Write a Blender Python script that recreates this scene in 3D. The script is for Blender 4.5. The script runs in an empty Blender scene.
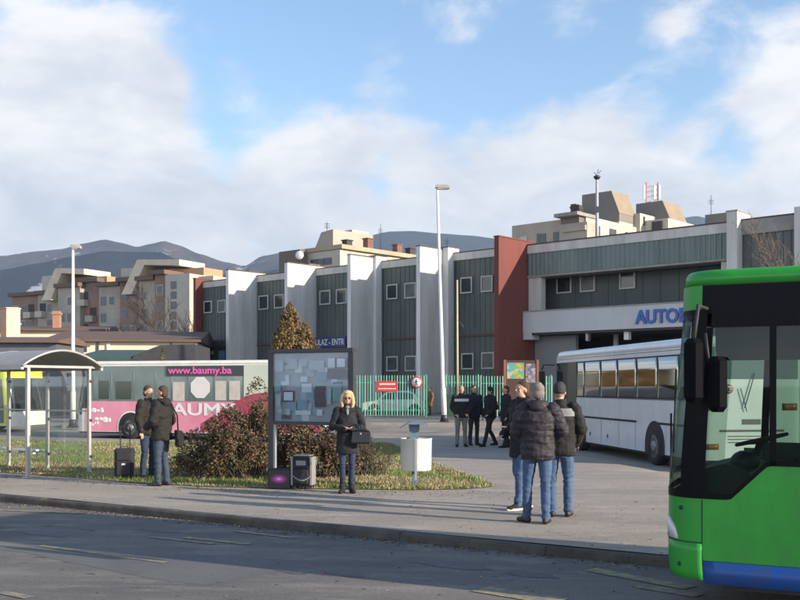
import bpy, bmesh, math, random
from mathutils import Vector, Matrix, noise
R = math.radians
random.seed(7)
sc = bpy.context.scene
COL = sc.collection

# ------------------------------------------------------------------ camera
CAMZ = 2.0; F = 1000.0; HZ = 386.0
cd = bpy.data.cameras.new('camera'); cam = bpy.data.objects.new('camera', cd); COL.objects.link(cam)
cam.location = (0, 0, CAMZ); cam.rotation_euler = (R(90), 0, 0)
cd.sensor_width = 36; cd.lens = 36 * F / 800; cd.shift_y = (HZ - 300) / 800
cd.clip_start = 0.1; cd.clip_end = 30000
sc.camera = cam

# ------------------------------------------------------------------ sun + sky
SUN = Vector((0.884, -0.467, 0.0)).normalized(); ELEV = 16.0
sunv = Vector((SUN.x * math.cos(R(ELEV)), SUN.y * math.cos(R(ELEV)), math.sin(R(ELEV))))
sd = bpy.data.lights.new('sun', 'SUN'); sd.energy = 4.0; sd.angle = R(0.53); sd.color = (1.0, 0.86, 0.69)
so = bpy.data.objects.new('sun', sd); COL.objects.link(so)
so.rotation_euler = sunv.to_track_quat('Z', 'Y').to_euler()
sc.view_settings.view_transform = 'Standard'; sc.view_settings.look = 'None'
sc.view_settings.exposure = 1.2; sc.view_settings.gamma = 1.0
try: sc.view_settings.use_curve_mapping = False
except Exception: pass

w = bpy.data.worlds.new('World'); sc.world = w; w.use_nodes = True
nt = w.node_tree; nt.nodes.clear()
def N(t, **k):
    n = nt.nodes.new(t)
    for a, b in k.items(): setattr(n, a, b)
    return n
def L(a, b): nt.links.new(a, b)
def M(op, a, b=None, c=None, clamp=False):
    n = N('ShaderNodeMath', operation=op); n.use_clamp = clamp
    for i, v in enumerate((a, b, c)):
        if v is None: continue
        if isinstance(v, (int, float)): n.inputs[i].default_value = v
        else: L(v, n.inputs[i])
    return n.outputs[0]
sky = N('ShaderNodeTexSky', sky_type='NISHITA'); sky.sun_disc = False
sky.sun_elevation = R(ELEV); sky.sun_rotation = math.atan2(SUN.x, SUN.y)
sky.altitude = 500; sky.air_density = 1.0; sky.dust_density = 0.6; sky.ozone_density = 1.6
tc = N('ShaderNodeTexCoord'); sep = N('ShaderNodeSeparateXYZ'); L(tc.outputs['Generated'], sep.inputs[0])
# clouds live on the sky dome as direction-based fields
def nz(scale, detail, rough, sx=1, sy=1, sz=1, off=(0, 0, 0), dist=0.0):
    mp = N('ShaderNodeMapping'); L(tc.outputs['Generated'], mp.inputs[0])
    mp.inputs['Scale'].default_value = (sx, sy, sz); mp.inputs['Location'].default_value = off
    n = N('ShaderNodeTexNoise'); n.inputs['Scale'].default_value = scale; n.inputs['Detail'].default_value = detail
    n.inputs['Roughness'].default_value = rough; n.inputs['Distortion'].default_value = dist
    L(mp.outputs[0], n.inputs['Vector']); return n.outputs[0]
def blob(px, py, rad, amt):
    d = Vector(((px - 400) / F, 1, (HZ - py) / F)).normalized()
    v = N('ShaderNodeVectorMath', operation='DISTANCE'); L(tc.outputs['Generated'], v.inputs[0]); v.inputs[1].default_value = d
    m = N('ShaderNodeMapRange', interpolation_type='SMOOTHSTEP'); L(v.outputs['Value'], m.inputs[0])
    m.inputs[1].default_value = rad / F * 1.25; m.inputs[2].default_value = 0; m.inputs[3].default_value = 0; m.inputs[4].default_value = amt
    return m.outputs[0]
base = N('ShaderNodeMapRange'); L(sep.outputs[2], base.inputs[0])
base.inputs[1].default_value = 0.31; base.inputs[2].default_value = 0.21; base.inputs[3].default_value = 0.21; base.inputs[4].default_value = 0.86
f = base.outputs[0]
for b in [(90, 90, 115, .75), (20, 60, 80, .3), (150, 140, 70, .3), (205, 165, 60, -.42), (215, 110, 70, -.3), (165, 80, 30, .2), (190, 205, 50, .3), (330, 60, 130, -.3), (340, 130, 80, .25),
          (440, 130, 60, .12), (560, 140, 60, .2), (500, 85, 75, -.36), (600, 75, 60, -.25), (300, 90, 60, -.15), (700, 70, 50, -.15), (380, 60, 45, .34), (457, 35, 45, .22), (670, 30, 40, .2), (800, 70, 80, .32), (690, 25, 50, .2),
          (620, 110, 50, .15), (740, 150, 50, -.38), (670, 130, 50, -.2), (560, 25, 40, .2), (380, 182, 35, -.35), (240, 88, 40, .22)]:
    f = M('ADD', f, blob(*b))
n1 = nz(10.0, 10, 0.60, 1, 1, 1.7, (3.1, 0.4, 1.2), 0.25)
f = M('ADD', f, M('MULTIPLY', M('SUBTRACT', n1, 0.5), 1.35))
cov = N('ShaderNodeMapRange', interpolation_type='SMOOTHSTEP'); L(f, cov.inputs[0])
cov.inputs[1].default_value = 0.26; cov.inputs[2].default_value = 0.70
ccr = N('ShaderNodeValToRGB')
n2 = nz(6.0, 8, 0.62, 1, 1, 2.3, (8.3, 1.4, 5.2), 0.3)
# thin bright tops, greyer bellies: mix of puff noise and height
puff = M('ADD', M('MULTIPLY', M('SUBTRACT', n2, 0.5), 3.0), M('MULTIPLY', M('SUBTRACT', sep.outputs[2], 0.13), 1.3))
puff = M('ADD', puff, 0.56)
L(puff, ccr.inputs[0])
ccr.color_ramp.elements[0].position = 0.1; ccr.color_ramp.elements[0].color = (0.62, 0.65, 0.70, 1)
ccr.color_ramp.elements[1].position = 0.95; ccr.color_ramp.elements[1].color = (0.98, 0.95, 0.92, 1)
e = ccr.color_ramp.elements.new(0.5); e.color = (0.78, 0.78, 0.80, 1)
bs = N('ShaderNodeBackground'); bs.inputs[1].default_value = 0.12
hs = N('ShaderNodeHueSaturation'); hs.inputs['Saturation'].default_value = 1.05; hs.inputs['Value'].default_value = 1.0
L(sky.outputs[0], hs.inputs['Color']); L(hs.outputs[0], bs.inputs[0])
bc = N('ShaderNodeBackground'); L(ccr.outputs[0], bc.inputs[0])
# clouds behind the camera brightened as added fill for the shaded facade
rear_fill = N('ShaderNodeMapRange', interpolation_type='SMOOTHSTEP'); L(sep.outputs[1], rear_fill.inputs[0])
rear_fill.inputs[1].default_value = 0.55; rear_fill.inputs[2].default_value = -0.7; rear_fill.inputs[3].default_value = 0.50; rear_fill.inputs[4].default_value = 1.30
L(rear_fill.outputs[0], bc.inputs[1])
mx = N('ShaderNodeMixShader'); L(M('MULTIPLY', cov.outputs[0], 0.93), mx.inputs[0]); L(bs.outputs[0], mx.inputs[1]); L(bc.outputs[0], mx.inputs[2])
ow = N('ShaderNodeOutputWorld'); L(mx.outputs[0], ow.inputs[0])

# ------------------------------------------------------------------ helpers
MATS = {}
def mat(name, col, rough=0.7, metal=0.0, var=0.12, vs=3.0, col2=None, bump=0.0, bs=30.0, spec=0.5, trans=0.0, emit=None, coord='Object', streak=0.0, coat=0.0):
    if name in MATS: return MATS[name]
    m = bpy.data.materials.new(name); m.use_nodes = True; t = m.node_tree; b = t.nodes['Principled BSDF']
    b.inputs['Roughness'].default_value = rough; b.inputs['Metallic'].default_value = metal
    b.inputs['Specular IOR Level'].default_value = spec
    if coat: b.inputs['Coat Weight'].default_value = coat; b.inputs['Coat Roughness'].default_value = 0.08
    if trans: b.inputs['Transmission Weight'].default_value = trans
    c = (*col, 1)
    tcn = t.nodes.new('ShaderNodeTexCoord')
    if var > 0 or col2:
        n = t.nodes.new('ShaderNodeTexNoise'); n.inputs['Scale'].default_value = vs; n.inputs['Detail'].default_value = 6; n.inputs['Roughness'].default_value = 0.65
        mp = t.nodes.new('ShaderNodeMapping'); t.links.new(tcn.outputs[coord], mp.inputs[0])
        if streak: mp.inputs['Scale'].default_value = (1, 1, streak)
        t.links.new(mp.outputs[0], n.inputs['Vector'])
        r = t.nodes.new('ShaderNodeValToRGB'); t.links.new(n.outputs[0], r.inputs[0])
        r.color_ramp.elements[0].position = 0.32; r.color_ramp.elements[1].position = 0.68
        a = col2 if col2 else tuple(x * (1 - var) for x in col)
        z = col if col2 else tuple(min(1, x * (1 + var)) for x in col)
        r.color_ramp.elements[0].color = (*a, 1); r.color_ramp.elements[1].color = (*z, 1)
        t.links.new(r.outputs[0], b.inputs['Base Color'])
        rr = t.nodes.new('ShaderNodeMapRange'); t.links.new(n.outputs[0], rr.inputs[0])
        rr.inputs[3].default_value = max(0, rough - .08); rr.inputs[4].default_value = min(1, rough + .08); t.links.new(rr.outputs[0], b.inputs['Roughness'])
    else: b.inputs['Base Color'].default_value = c
    if bump:
        n = t.nodes.new('ShaderNodeTexNoise'); n.inputs['Scale'].default_value = bs; n.inputs['Detail'].default_value = 5
        t.links.new(tcn.outputs[coord], n.inputs['Vector'])
        bb = t.nodes.new('ShaderNodeBump'); bb.inputs['Strength'].default_value = bump; bb.inputs['Distance'].default_value = 0.02
        t.links.new(n.outputs[0], bb.inputs['Height']); t.links.new(bb.outputs[0], b.inputs['Normal'])
    if emit: b.inputs['Emission Color'].default_value = (*emit[:3], 1); b.inputs['Emission Strength'].default_value = emit[3]
    MATS[name] = m; return m
def pane_mat(name, tint=(1, 1, 1), refl=(0.9, 0.9, 0.9), base=0.06, ior=1.5):
    if name in MATS: return MATS[name]
    m = bpy.data.materials.new(name); m.use_nodes = True; t = m.node_tree; t.nodes.clear()
    o = t.nodes.new('ShaderNodeOutputMaterial'); tr = t.nodes.new('ShaderNodeBsdfTransparent'); tr.inputs[0].default_value = (*tint, 1)
    g = t.nodes.new('ShaderNodeBsdfGlossy'); g.inputs['Roughness'].default_value = 0.02; g.inputs[0].default_value = (*refl, 1)
    lw = t.nodes.new('ShaderNodeLayerWeight'); lw.inputs[0].default_value = .5; pw = t.nodes.new('ShaderNodeMath'); pw.operation = 'POWER'; t.links.new(lw.outputs['Facing'], pw.inputs[0]); pw.inputs[1].default_value = 4.5
    fr = t.nodes.new('ShaderNodeMath'); fr.operation = 'MULTIPLY_ADD'; t.links.new(pw.outputs[0], fr.inputs[0]); fr.inputs[1].default_value = 1-base; fr.inputs[2].default_value = base
    mx = t.nodes.new('ShaderNodeMixShader'); t.links.new(fr.outputs[0], mx.inputs[0]); t.links.new(tr.outputs[0], mx.inputs[1]); t.links.new(g.outputs[0], mx.inputs[2])
    t.links.new(mx.outputs[0], o.inputs[0]); MATS[name] = m; return m

class MB:
    def __init__(s): s.v = []; s.f = []; s.m = []; s.smooth = False; s.sf = []
    def face(s, idx, mi=0, sm=False): s.f.append(idx); s.m.append(mi); s.sf.append(sm)
    def quad(s, a, b, c, d, mi=0): i = len(s.v); s.v += [a, b, c, d]; s.face((i, i+1, i+2, i+3), mi)
    def tri(s, a, b, c, mi=0): i = len(s.v); s.v += [a, b, c]; s.face((i, i+1, i+2), mi)
    def box(s, x0, x1, y0, y1, z0, z1, mi=0, bev=0.0):
        if bev > 0:
            pts = []
            c = bev
            # bevelled in plan and at the top/bottom: three stacked octagons
            def ring(ins, z): return [(x0+c+ins, y0+ins, z), (x1-c-ins, y0+ins, z), (x1-ins, y0+c+ins, z), (x1-ins, y1-c-ins, z), (x1-c-ins, y1-ins, z), (x0+c+ins, y1-ins, z), (x0+ins, y1-c-ins, z), (x0+ins, y0+c+ins, z)]
            rs = [ring(c*.6, z0), ring(0, z0+c), ring(0, z1-c), ring(c*.6, z1)]
            s.rings(rs, mi, cap=True); return
        i = len(s.v)
        s.v += [(x0,y0,z0),(x1,y0,z0),(x1,y1,z0),(x0,y1,z0),(x0,y0,z1),(x1,y0,z1),(x1,y1,z1),(x0,y1,z1)]
        for q in ((0,3,2,1),(4,5,6,7),(0,1,5,4),(1,2,6,5),(2,3,7,6),(3,0,4,7)): s.face(tuple(i+k for k in q), mi)
    def rings(s, rs, mi=0, cap=True, sm=False):
        i = len(s.v); n = len(rs[0])
        for r in rs: s.v += [tuple(p) for p in r]
        for a in range(len(rs)-1):
            for k in range(n):
                k2 = (k+1) % n
                s.face((i+a*n+k, i+a*n+k2, i+(a+1)*n+k2, i+(a+1)*n+k), mi, sm)
        if cap:
            s.face(tuple(i+k for k in reversed(range(n))), mi); s.face(tuple(i+(len(rs)-1)*n+k for k in range(n)), mi)
    def prism(s, poly, z0, z1, mi=0): s.rings([[(x, y, z0) for x, y in poly], [(x, y, z1) for x, y in poly]], mi)
    def prism_y(s, poly, y0, y1, mi=0): s.rings([[(x, y0, z) for x, z in poly], [(x, y1, z) for x, z in poly]], mi)
    def prism_x(s, poly, x0, x1, mi=0): s.rings([[(x0, y, z) for y, z in poly], [(x1, y, z) for y, z in poly]], mi)
    def tube(s, pts, rad, n=8, mi=0, round_=False):
        pts = [Vector(p) for p in pts]
        if not hasattr(rad, '__len__'): rad = [rad]*len(pts)
        rs = []; prev = None
        def rng(c, d, r):
            nonlocal prev
            d = d.normalized()
            up = prev if prev is not None else (Vector((0,0,1)) if abs(d.z) < 0.9 else Vector((1,0,0)))
            a = d.cross(up)
            if a.length < 1e-5: a = d.cross(Vector((0,1,0)))
            a.normalize(); b = a.cross(d).normalized(); prev = b
            return [c + a*math.cos(2*math.pi*k/n)*r + b*math.sin(2*math.pi*k/n)*r for k in range(n)]
        for j, p in enumerate(pts):
            if j == 0: d = pts[1]-p
            elif j == len(pts)-1: d = p-pts[j-1]
            else: d = (pts[j+1]-p).normalized() + (p-pts[j-1]).normalized()
            if d.length < 1e-6: d = Vector((0,0,1))
            if round_ and j == 0:
                dn = d.normalized()
                for a in (80, 45): rs.append(rng(p - dn*rad[0]*math.sin(R(a)), d, rad[0]*math.cos(R(a))))
            rs.append(rng(p, d, rad[j]))
            if round_ and j == len(pts)-1:
                dn = d.normalized()
                for a in (45, 80): rs.append(rng(p + dn*rad[j]*math.sin(R(a)), d, rad[j]*math.cos(R(a))))
        s.rings(rs, mi, True, sm=(n > 5))
    def ell(s, c, r, mi=0, nu=16, nv=10, rot=None):
        c = Vector(c); rs = []
        for j in range(1, nv):
            th = math.pi*j/nv
            ring = []
            for k in range(nu):
                ph = 2*math.pi*k/nu
                p = Vector((r[0]*math.sin(th)*math.cos(ph), r[1]*math.sin(th)*math.sin(ph), -r[2]*math.cos(th)))
                if rot: p = rot @ p
                ring.append(c+p)
            rs.append(ring)
        i = len(s.v); s.rings(rs, mi, True, True)
    def lathe(s, prof, c=(0,0,0), axis='z', n=20, mi=0, sm=True):
        rs = []
        for r, h in prof:
            ring = []
            for k in range(n):
                a = 2*math.pi*k/n; x, y = r*math.cos(a), r*math.sin(a)
                if axis == 'z': p = (c[0]+x, c[1]+y, c[2]+h)
                elif axis == 'y': p = (c[0]+x, c[1]+h, c[2]+y)
                else: p = (c[0]+h, c[1]+x, c[2]+y)
                ring.append(p)
            rs.append(ring)
        s.rings(rs, mi, True, sm)
    def build(s, name, mats, parent=None, label=None, smooth=None):
        me = bpy.data.meshes.new(name); me.from_pydata([tuple(p) for p in s.v], [], s.f)
        if not isinstance(mats, (list, tuple)): mats = [mats]
        for m in mats: me.materials.append(m)
        me.polygons.foreach_set('material_index', s.m)
        me.polygons.foreach_set('use_smooth', [True]*len(s.f) if smooth else s.sf)
        me.update(); 
        bm = bmesh.new(); bm.from_mesh(me); bmesh.ops.recalc_face_normals(bm, faces=bm.faces) if len(s.f) < 30000 else None; bm.to_mesh(me); bm.free()
        o = bpy.data.objects.new(name, me); COL.objects.link(o)
        if parent: o.parent = parent
        if label: o['label'] = label
        return o
def tag(o, label=None, cat=None, group=None, kind=None):
    if label: o['label'] = label
    if cat: o['category'] = cat
    if group: o['group'] = group
    if kind: o['kind'] = kind
    return o
def thing(name, label, cat, loc=(0,0,0), rz=0.0, group=None):
    o = bpy.data.objects.new(name, None); o.empty_display_size = 0.2; COL.objects.link(o)
    o.location = loc; o.rotation_euler = (0, 0, rz); return tag(o, label, cat, group)
def text_mesh(name, body, size, matl, parent, M4, ext=0.01, bold=0.0, align='LEFT', space=1.0, width=None):
    cu = bpy.data.curves.new(name, 'FONT'); cu.body = body; cu.size = size; cu.extrude = ext; cu.offset = bold; cu.align_x = align; cu.space_character = space
    o = bpy.data.objects.new(name, cu); COL.objects.link(o)
    bpy.context.view_layer.update()
    me = bpy.data.meshes.new_from_object(o.evaluated_get(bpy.context.evaluated_depsgraph_get()))
    bpy.data.objects.remove(o)
    if width:
        xs = [v.co.x for v in me.vertices]; k = width/(max(xs)-min(xs))
        for v in me.vertices: v.co.x = (v.co.x-min(xs))*k
    me.transform(M4); me.materials.clear(); me.materials.append(matl)
    r = bpy.data.objects.new(name, me); COL.objects.link(r); r.parent = parent; return r
# text standing on a plane whose outward normal is local -y (x to the right, z up)
def TM(x, y, z): return Matrix.Translation((x, y, z)) @ Matrix.Rotation(R(90), 4, 'X')
def fbm(x, y, z, s): return noise.fractal(Vector((x*s, y*s, z*s)), 1.0, 2.0, 4)
def at(px, py, Y): return Vector(((px-400)/F*Y, Y, CAMZ-(py-HZ)/F*Y))
def sstep(a, b, x):
    t = max(0, min(1, (x-a)/(b-a))); return t*t*(3-2*t)

# ------------------------------------------------------------------ materials
def ground_mat(name, base, dark, light, fine, big=.22, crack=.0):
    m = bpy.data.materials.new(name); m.use_nodes = True; t = m.node_tree; b = t.nodes['Principled BSDF']; b.inputs['Roughness'].default_value = .88; b.inputs['Specular IOR Level'].default_value = .35
    g = t.nodes.new('ShaderNodeNewGeometry')
    def nn(sc_, det, ro, st=(1, 1, 1)):
        mp = t.nodes.new('ShaderNodeMapping'); mp.inputs['Rotation'].default_value = (0, 0, .568); mp.inputs['Scale'].default_value = st; t.links.new(g.outputs['Position'], mp.inputs[0])
        n = t.nodes.new('ShaderNodeTexNoise'); n.inputs['Scale'].default_value = sc_; n.inputs['Detail'].default_value = det; n.inputs['Roughness'].default_value = ro; t.links.new(mp.outputs[0], n.inputs['Vector']); return n
    def mix(f_, a_, b_, typ='MIX'):
        x = t.nodes.new('ShaderNodeMixRGB'); x.blend_type = typ
        for i, q in enumerate((f_, a_, b_)):
            if isinstance(q, (int, float)): x.inputs[i].default_value = q
            elif isinstance(q, tuple): x.inputs[i].default_value = (*q, 1)
            else: t.links.new(q, x.inputs[i])
        return x.outputs[0]
    def rng(n, a_, b_):
        r = t.nodes.new('ShaderNodeMapRange'); t.links.new(n.outputs[0], r.inputs[0]); r.inputs[1].default_value = a_; r.inputs[2].default_value = b_; return r.outputs[0]
    big_ = nn(big, 5, .6, (.45, 1.6, 1)); med = nn(1.6, 6, .7, (.5, 1.5, 1)); fi = nn(fine, 4, .8)
    c = mix(rng(big_, .42, .60), dark, base); c = mix(rng(med, .50, .70), c, light)
    spots = nn(3.3, 3, .6, (.6, 1.3, 1)); c = mix(rng(spots, .66, .72), c, tuple(x*.6 for x in dark))
    fm = t.nodes.new('ShaderNodeMapRange'); t.links.new(fi.outputs[0], fm.inputs[0]); fm.inputs[1].default_value = .3; fm.inputs[2].default_value = .7; fm.inputs[3].default_value = .72; fm.inputs[4].default_value = 1.28
    cc = t.nodes.new('ShaderNodeVectorMath'); cc.operation = 'SCALE'; t.links.new(c, cc.inputs[0]); t.links.new(fm.outputs[0], cc.inputs['Scale'])
    out = cc.outputs[0]
    if crack:
        v = t.nodes.new('ShaderNodeTexVoronoi'); v.feature = 'DISTANCE_TO_EDGE'; v.inputs['Scale'].default_value = crack
        wq = nn(2.5, 3, .6); va = t.nodes.new('ShaderNodeVectorMath'); va.operation = 'MULTIPLY_ADD'; t.links.new(wq.outputs['Color'], va.inputs[0]); va.inputs[1].default_value = (.5, .5, 0); t.links.new(g.outputs['Position'], va.inputs[2]); t.links.new(va.outputs[0], v.inputs['Vector'])
        cr = t.nodes.new('ShaderNodeMapRange'); t.links.new(v.outputs['Distance'], cr.inputs[0]); cr.inputs[1].default_value = .003; cr.inputs[2].default_value = .012; cr.inputs[3].default_value = .45; cr.inputs[4].default_value = 1
        c2 = t.nodes.new('ShaderNodeVectorMath'); c2.operation = 'SCALE'; t.links.new(out, c2.inputs[0]); t.links.new(cr.outputs[0], c2.inputs['Scale']); out = c2.outputs[0]
    t.links.new(out, b.inputs['Base Color'])
    bb = t.nodes.new('ShaderNodeBump'); bb.inputs['Strength'].default_value = .5; bb.inputs['Distance'].default_value = .01; t.links.new(fi.outputs[0], bb.inputs['Height']); t.links.new(bb.outputs[0], b.inputs['Normal'])
    return m
asphalt = ground_mat('asphalt_road', (.18, .163, .145), (.112, .106, .102), (.225, .208, .18), 38, .25, 0)
plaza_m = ground_mat('worn_pavement', (.32, .277, .232), (.26, .23, .195), (.38, .335, .28), 30, .3, 0)
kerb_m = mat('kerb_stone', (0.10, 0.09, 0.078), 0.9, vs=2.2, col2=(0.03, 0.028, 0.026), bump=.6, bs=20)
white_steel = mat('white_painted_steel', (0.62, 0.62, 0.6), 0.45, var=.08, vs=4)
grey_steel = mat('grey_steel', (0.30, 0.31, 0.32), 0.45, 0.5, var=.15, vs=5)
dark_steel = mat('dark_steel', (0.035, 0.037, 0.045), 0.5, 0.2, var=.2, vs=5)
black_rub = mat('black_rubber', (0.018, 0.018, 0.02), 0.7, var=.2, vs=6)
tyre_m = mat('tyre_rubber', (0.022, 0.022, 0.023), 0.85, var=.3, vs=5)
rim_m = mat('wheel_rim', (0.28, 0.28, 0.29), 0.4, .7, var=.3, vs=10)

# ------------------------------------------------------------------ ground
KD = Vector((0.843, -0.538)); KN = Vector((0.538, 0.843))
K0 = Vector((0, 12.66))
kerb_pts = [K0 - KD*60, K0 + KD*3.45, Vector((3.35, 10.95)), Vector((3.95, 11.35)), Vector((22, 2.35))]
def bus_low(x, y):
    # lane under the white coach and the lane under the advertising bus sit a little lower
    P = Vector((5.17, 33.8)); U = Vector((.148, -.989)); V = Vector((.989, .148)); d = Vector((x, y))-P
    a = sstep(-1.6, -0.5, d.dot(V)) * sstep(-6, -3, d.dot(U)) * (1-sstep(13.5, 15.5, d.dot(U)))
    P = Vector((-12.5, 38.5)); U = Vector((.952, -.307)); V = Vector((.307, .952)); d = Vector((x, y))-P
    b = sstep(-3.4, -2.2, d.dot(V)) * (1-sstep(11.5, 13.5, d.dot(U))) * (1-sstep(7, 9, d.dot(V)))
    return max(a, b)
def gz(x, y): return 0.15 - 0.15*bus_low(x, y)
mb = MB()
mb.quad((-6000, -3000, -0.3), (6000, -3000, -0.3), (6000, 9000, -0.3), (-6000, 9000, -0.3))
tag(mb.build('ground', mat('far_ground', (0.11, 0.105, 0.08), .95, vs=.01, col2=(0.07, 0.075, 0.05))), kind='structure')
mb = MB()
mb.prism([(p.x, p.y) for p in [Vector((-60, -40)), Vector((60, -40)), Vector((60, -17.0))] + list(reversed(kerb_pts)) + [Vector((-60, 50.6))]], -0.2, 0.035)
road = tag(mb.build('road', asphalt), kind='structure')
# pavement sheet following gz(), triangulated grid clipped to the kerb line
mb = MB(); nx, ny = 150, 130
def kerb_y(x):
    ps = kerb_pts
    for a, b in zip(ps, ps[1:]):
        if a.x <= x <= b.x: return a.y+(b.y-a.y)*(x-a.x)/(b.x-a.x)
    return ps[-1].y if x > ps[-1].x else ps[0].y-(x-ps[0].x)*.638
xs = sorted(set([-30+60*i/nx for i in range(nx+1)] + [p.x for p in kerb_pts if -30 < p.x < 30]))
for j in range(ny+1):
    for x in xs:
        y0 = kerb_y(x) + .16; t = j/ny; y = y0 + (75-y0)*(t**1.5); mb.v.append((x, y, gz(x, y)))
n = len(xs)
for j in range(ny):
    for i in range(n-1): mb.face((j*n+i, j*n+i+1, (j+1)*n+i+1, (j+1)*n+i), 0, True)
tag(mb.build('pavement', plaza_m), kind='structure')
mb = MB(); mb.box(-400, 400, 75, 400, -.2, .13); mb.box(-400, -30, 34, 75, -.2, .12); mb.box(30, 400, 2, 75, -.2, .12)
tag(mb.build('pavement', plaza_m), kind='structure')
# kerb
mb = MB()
for a, b in zip(kerb_pts, kerb_pts[1:]):
    d = (b-a).normalized(); nrm = Vector((-d.y, d.x)); Ln = (b-a).length; k = 0
    step = 1.0
    while k < Ln-0.01:
        e = min(Ln, k+step); g = .002 if Ln > 1 else 0
        p = a+d*(k+g); q = a+d*(e-g); h = .146+random.uniform(-.008, .006); o_ = random.uniform(-.006, .006)
        pr = [p-nrm*o_, q-nrm*o_, q+nrm*.17, p+nrm*.17]
        pi = [p+nrm*(.025-o_), q+nrm*(.025-o_), q+nrm*.17, p+nrm*.17]
        mb.rings([[(v.x, v.y, -.1) for v in pr], [(v.x, v.y, h-.03) for v in pr], [(v.x, v.y, h) for v in pi]], 0)
        k = e
tag(mb.build('kerb', kerb_m), kind='structure')
# far kerb with raised walk in front of the station fence
mb = MB(); mb.box(-16, 7.6, 47.3, 47.5, 0.0, .27); mb.box(-16, 7.6, 47.5, 75, 0, .262)
tag(mb.build('kerb', mat('pale_kerb', (.23, .22, .2), .9, vs=2, col2=(.15, .14, .13))), kind='structure')

# worn yellow markings + patches on the road
def worn(name, col, thr0, thr1, under):
    m = bpy.data.materials.new(name); m.use_nodes = True; t = m.node_tree; b = t.nodes['Principled BSDF']; b.inputs['Roughness'].default_value = .85
    tcn = t.nodes.new('ShaderNodeTexCoord'); n = t.nodes.new('ShaderNodeTexNoise'); n.inputs['Scale'].default_value = 7; n.inputs['Detail'].default_value = 8; n.inputs['Roughness'].default_value = .75
    t.links.new(tcn.outputs['Object'], n.inputs['Vector']); r = t.nodes.new('ShaderNodeValToRGB'); t.links.new(n.outputs[0], r.inputs[0])
    r.color_ramp.elements[0].position = thr0; r.color_ramp.elements[1].position = thr1
    r.color_ramp.elements[0].color = (*under, 1); r.color_ramp.elements[1].color = (*col, 1)
    t.links.new(r.outputs[0], b.inputs['Base Color']); return m
yel = worn('worn_yellow_paint', (.46, .36, .13), .44, .70, (.165, .155, .14))
mb = MB()
def gp(px, py, z=0.0):
    Y = (CAMZ-z)*F/(py-HZ); return Vector(((px-400)/F*Y, Y))
for (x0, y0, x1, y1, wd) in [(-60, 510, 82, 516, .13), (40, 549, 166, 566, .10), (150, 540, 215, 547, .1), (185, 540.5, 250, 547.5, .12), (235, 534, 295, 541, .1),
                             (480, 593, 560, 606, .3), (590, 573, 690, 592, .22), (640, 590, 700, 600, .2), (0, 596, 30, 602, .12)]:
    a = gp(x0, y0); b = gp(x1, y1); d = (b-a).normalized(); nn = Vector((-d.y, d.x))*wd/2
    mb.quad(*[(v.x, v.y, .0425) for v in (a-nn, b-nn, b+nn, a+nn)])
tag(mb.build('road_marking', yel), kind='structure')
# asphalt repairs
pm = mat('tar_patch', (.098, .096, .096), .85, vs=1.2, col2=(.13, .125, .12), bump=.3, bs=50)
mb = MB()
for (x0, y0, x1, y1, x2, y2, x3, y3) in [(0, 552, 60, 548, 330, 566, 200, 590), (300, 530, 420, 543, 400, 549, 285, 536)]:
    ps = [gp(x0, y0), gp(x1, y1), gp(x2, y2), gp(x3, y3)]; poly = []
    for a, b in zip(ps, ps[1:]+ps[:1]):
        for k in range(8):
            p = a+(b-a)*k/8; q = noise.noise(Vector((p.x*2, p.y*2, 3)))*.12; poly.append((p.x+q, p.y+q, .037))
    i = len(mb.v); mb.v += poly; mb.face(tuple(range(i, i+len(poly))))
tag(mb.build('road_repair', pm), kind='structure')
mb = MB()   # oil and tar stains, irregular outlines
for q, (px, py, rx, ry) in enumerate([(200, 558, .26, .13), (344, 574, .24, .11), (292, 572, .22, .08), (40, 533, .5, .16), (455, 566, .4, .14), (160, 531, .4, .1), (530, 575, .3, .12)]):
    c = gp(px, py, .035); poly = []
    for k in range(26):
        a = 2*math.pi*k/26; s_ = 1+.5*noise.noise(Vector((math.cos(a)*1.6+q*7, math.sin(a)*1.6, 0))); v = c+KD*rx*s_*math.cos(a)+KN*ry*s_*math.sin(a); poly.append((v.x, v.y, .0385))
    i = len(mb.v); mb.v += poly; mb.face(tuple(range(i, i+26)))
tag(mb.build('road_stain', mat('oil_stain', (.075, .073, .075), .7, vs=5, col2=(.11, .106, .102))), kind='structure')

# ------------------------------------------------------------------ grass island
gb = [(-30, 35.5), (-14, 25.0), (-8.6, 21.4), (-6.4, 20.0), (-5.0, 19.0), (-3.6, 18.35), (-2.3, 18.0), (.2, 17.75), (1.2, 17.9), (1.75, 18.4), (1.65, 19.6), (1.2, 22), (.6, 26), (-.3, 32), (-.8, 33.4), (-3.5, 32.2), (-8.5, 32.6), (-14.0, 34.3), (-30, 39.5)]
def inside(x, y, poly):
    c = False; j = len(poly)-1
    for i in range(len(poly)):
        xi, yi = poly[i]; xj, yj = poly[j]
        if (yi > y) != (yj > y) and x < (xj-xi)*(y-yi)/(yj-yi)+xi: c = not c
        j = i
    return c
turf = mat('turf', (.12, .14, .045), .95, vs=1.1, col2=(.24, .20, .11), bump=.8, bs=25)
bm = bmesh.new(); vs = []
from mathutils.geometry import delaunay_2d_cdt
pts = [Vector(p) for p in gb]; nb = len(pts)
for i in range(int(32/.5)):
    for j in range(int(20/.5)):
        x = -29.5+i*.5+random.uniform(-.1, .1); y = 17.9+j*.5+random.uniform(-.1, .1)
        if inside(x, y, gb): pts.append(Vector((x, y)))
cv, ce, cf, _, _, _ = delaunay_2d_cdt(pts, [], [list(range(nb))], 1, 1e-4)
mb = MB()
for k, p in enumerate(cv): mb.v.append((p.x, p.y, gz(p.x, p.y)+.012+.05*max(0, noise.noise(Vector((p.x*.8, p.y*.8, 0))))*(1 if k >= nb else 0)))
for fc in cf: mb.face(tuple(fc), 0, True)
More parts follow.
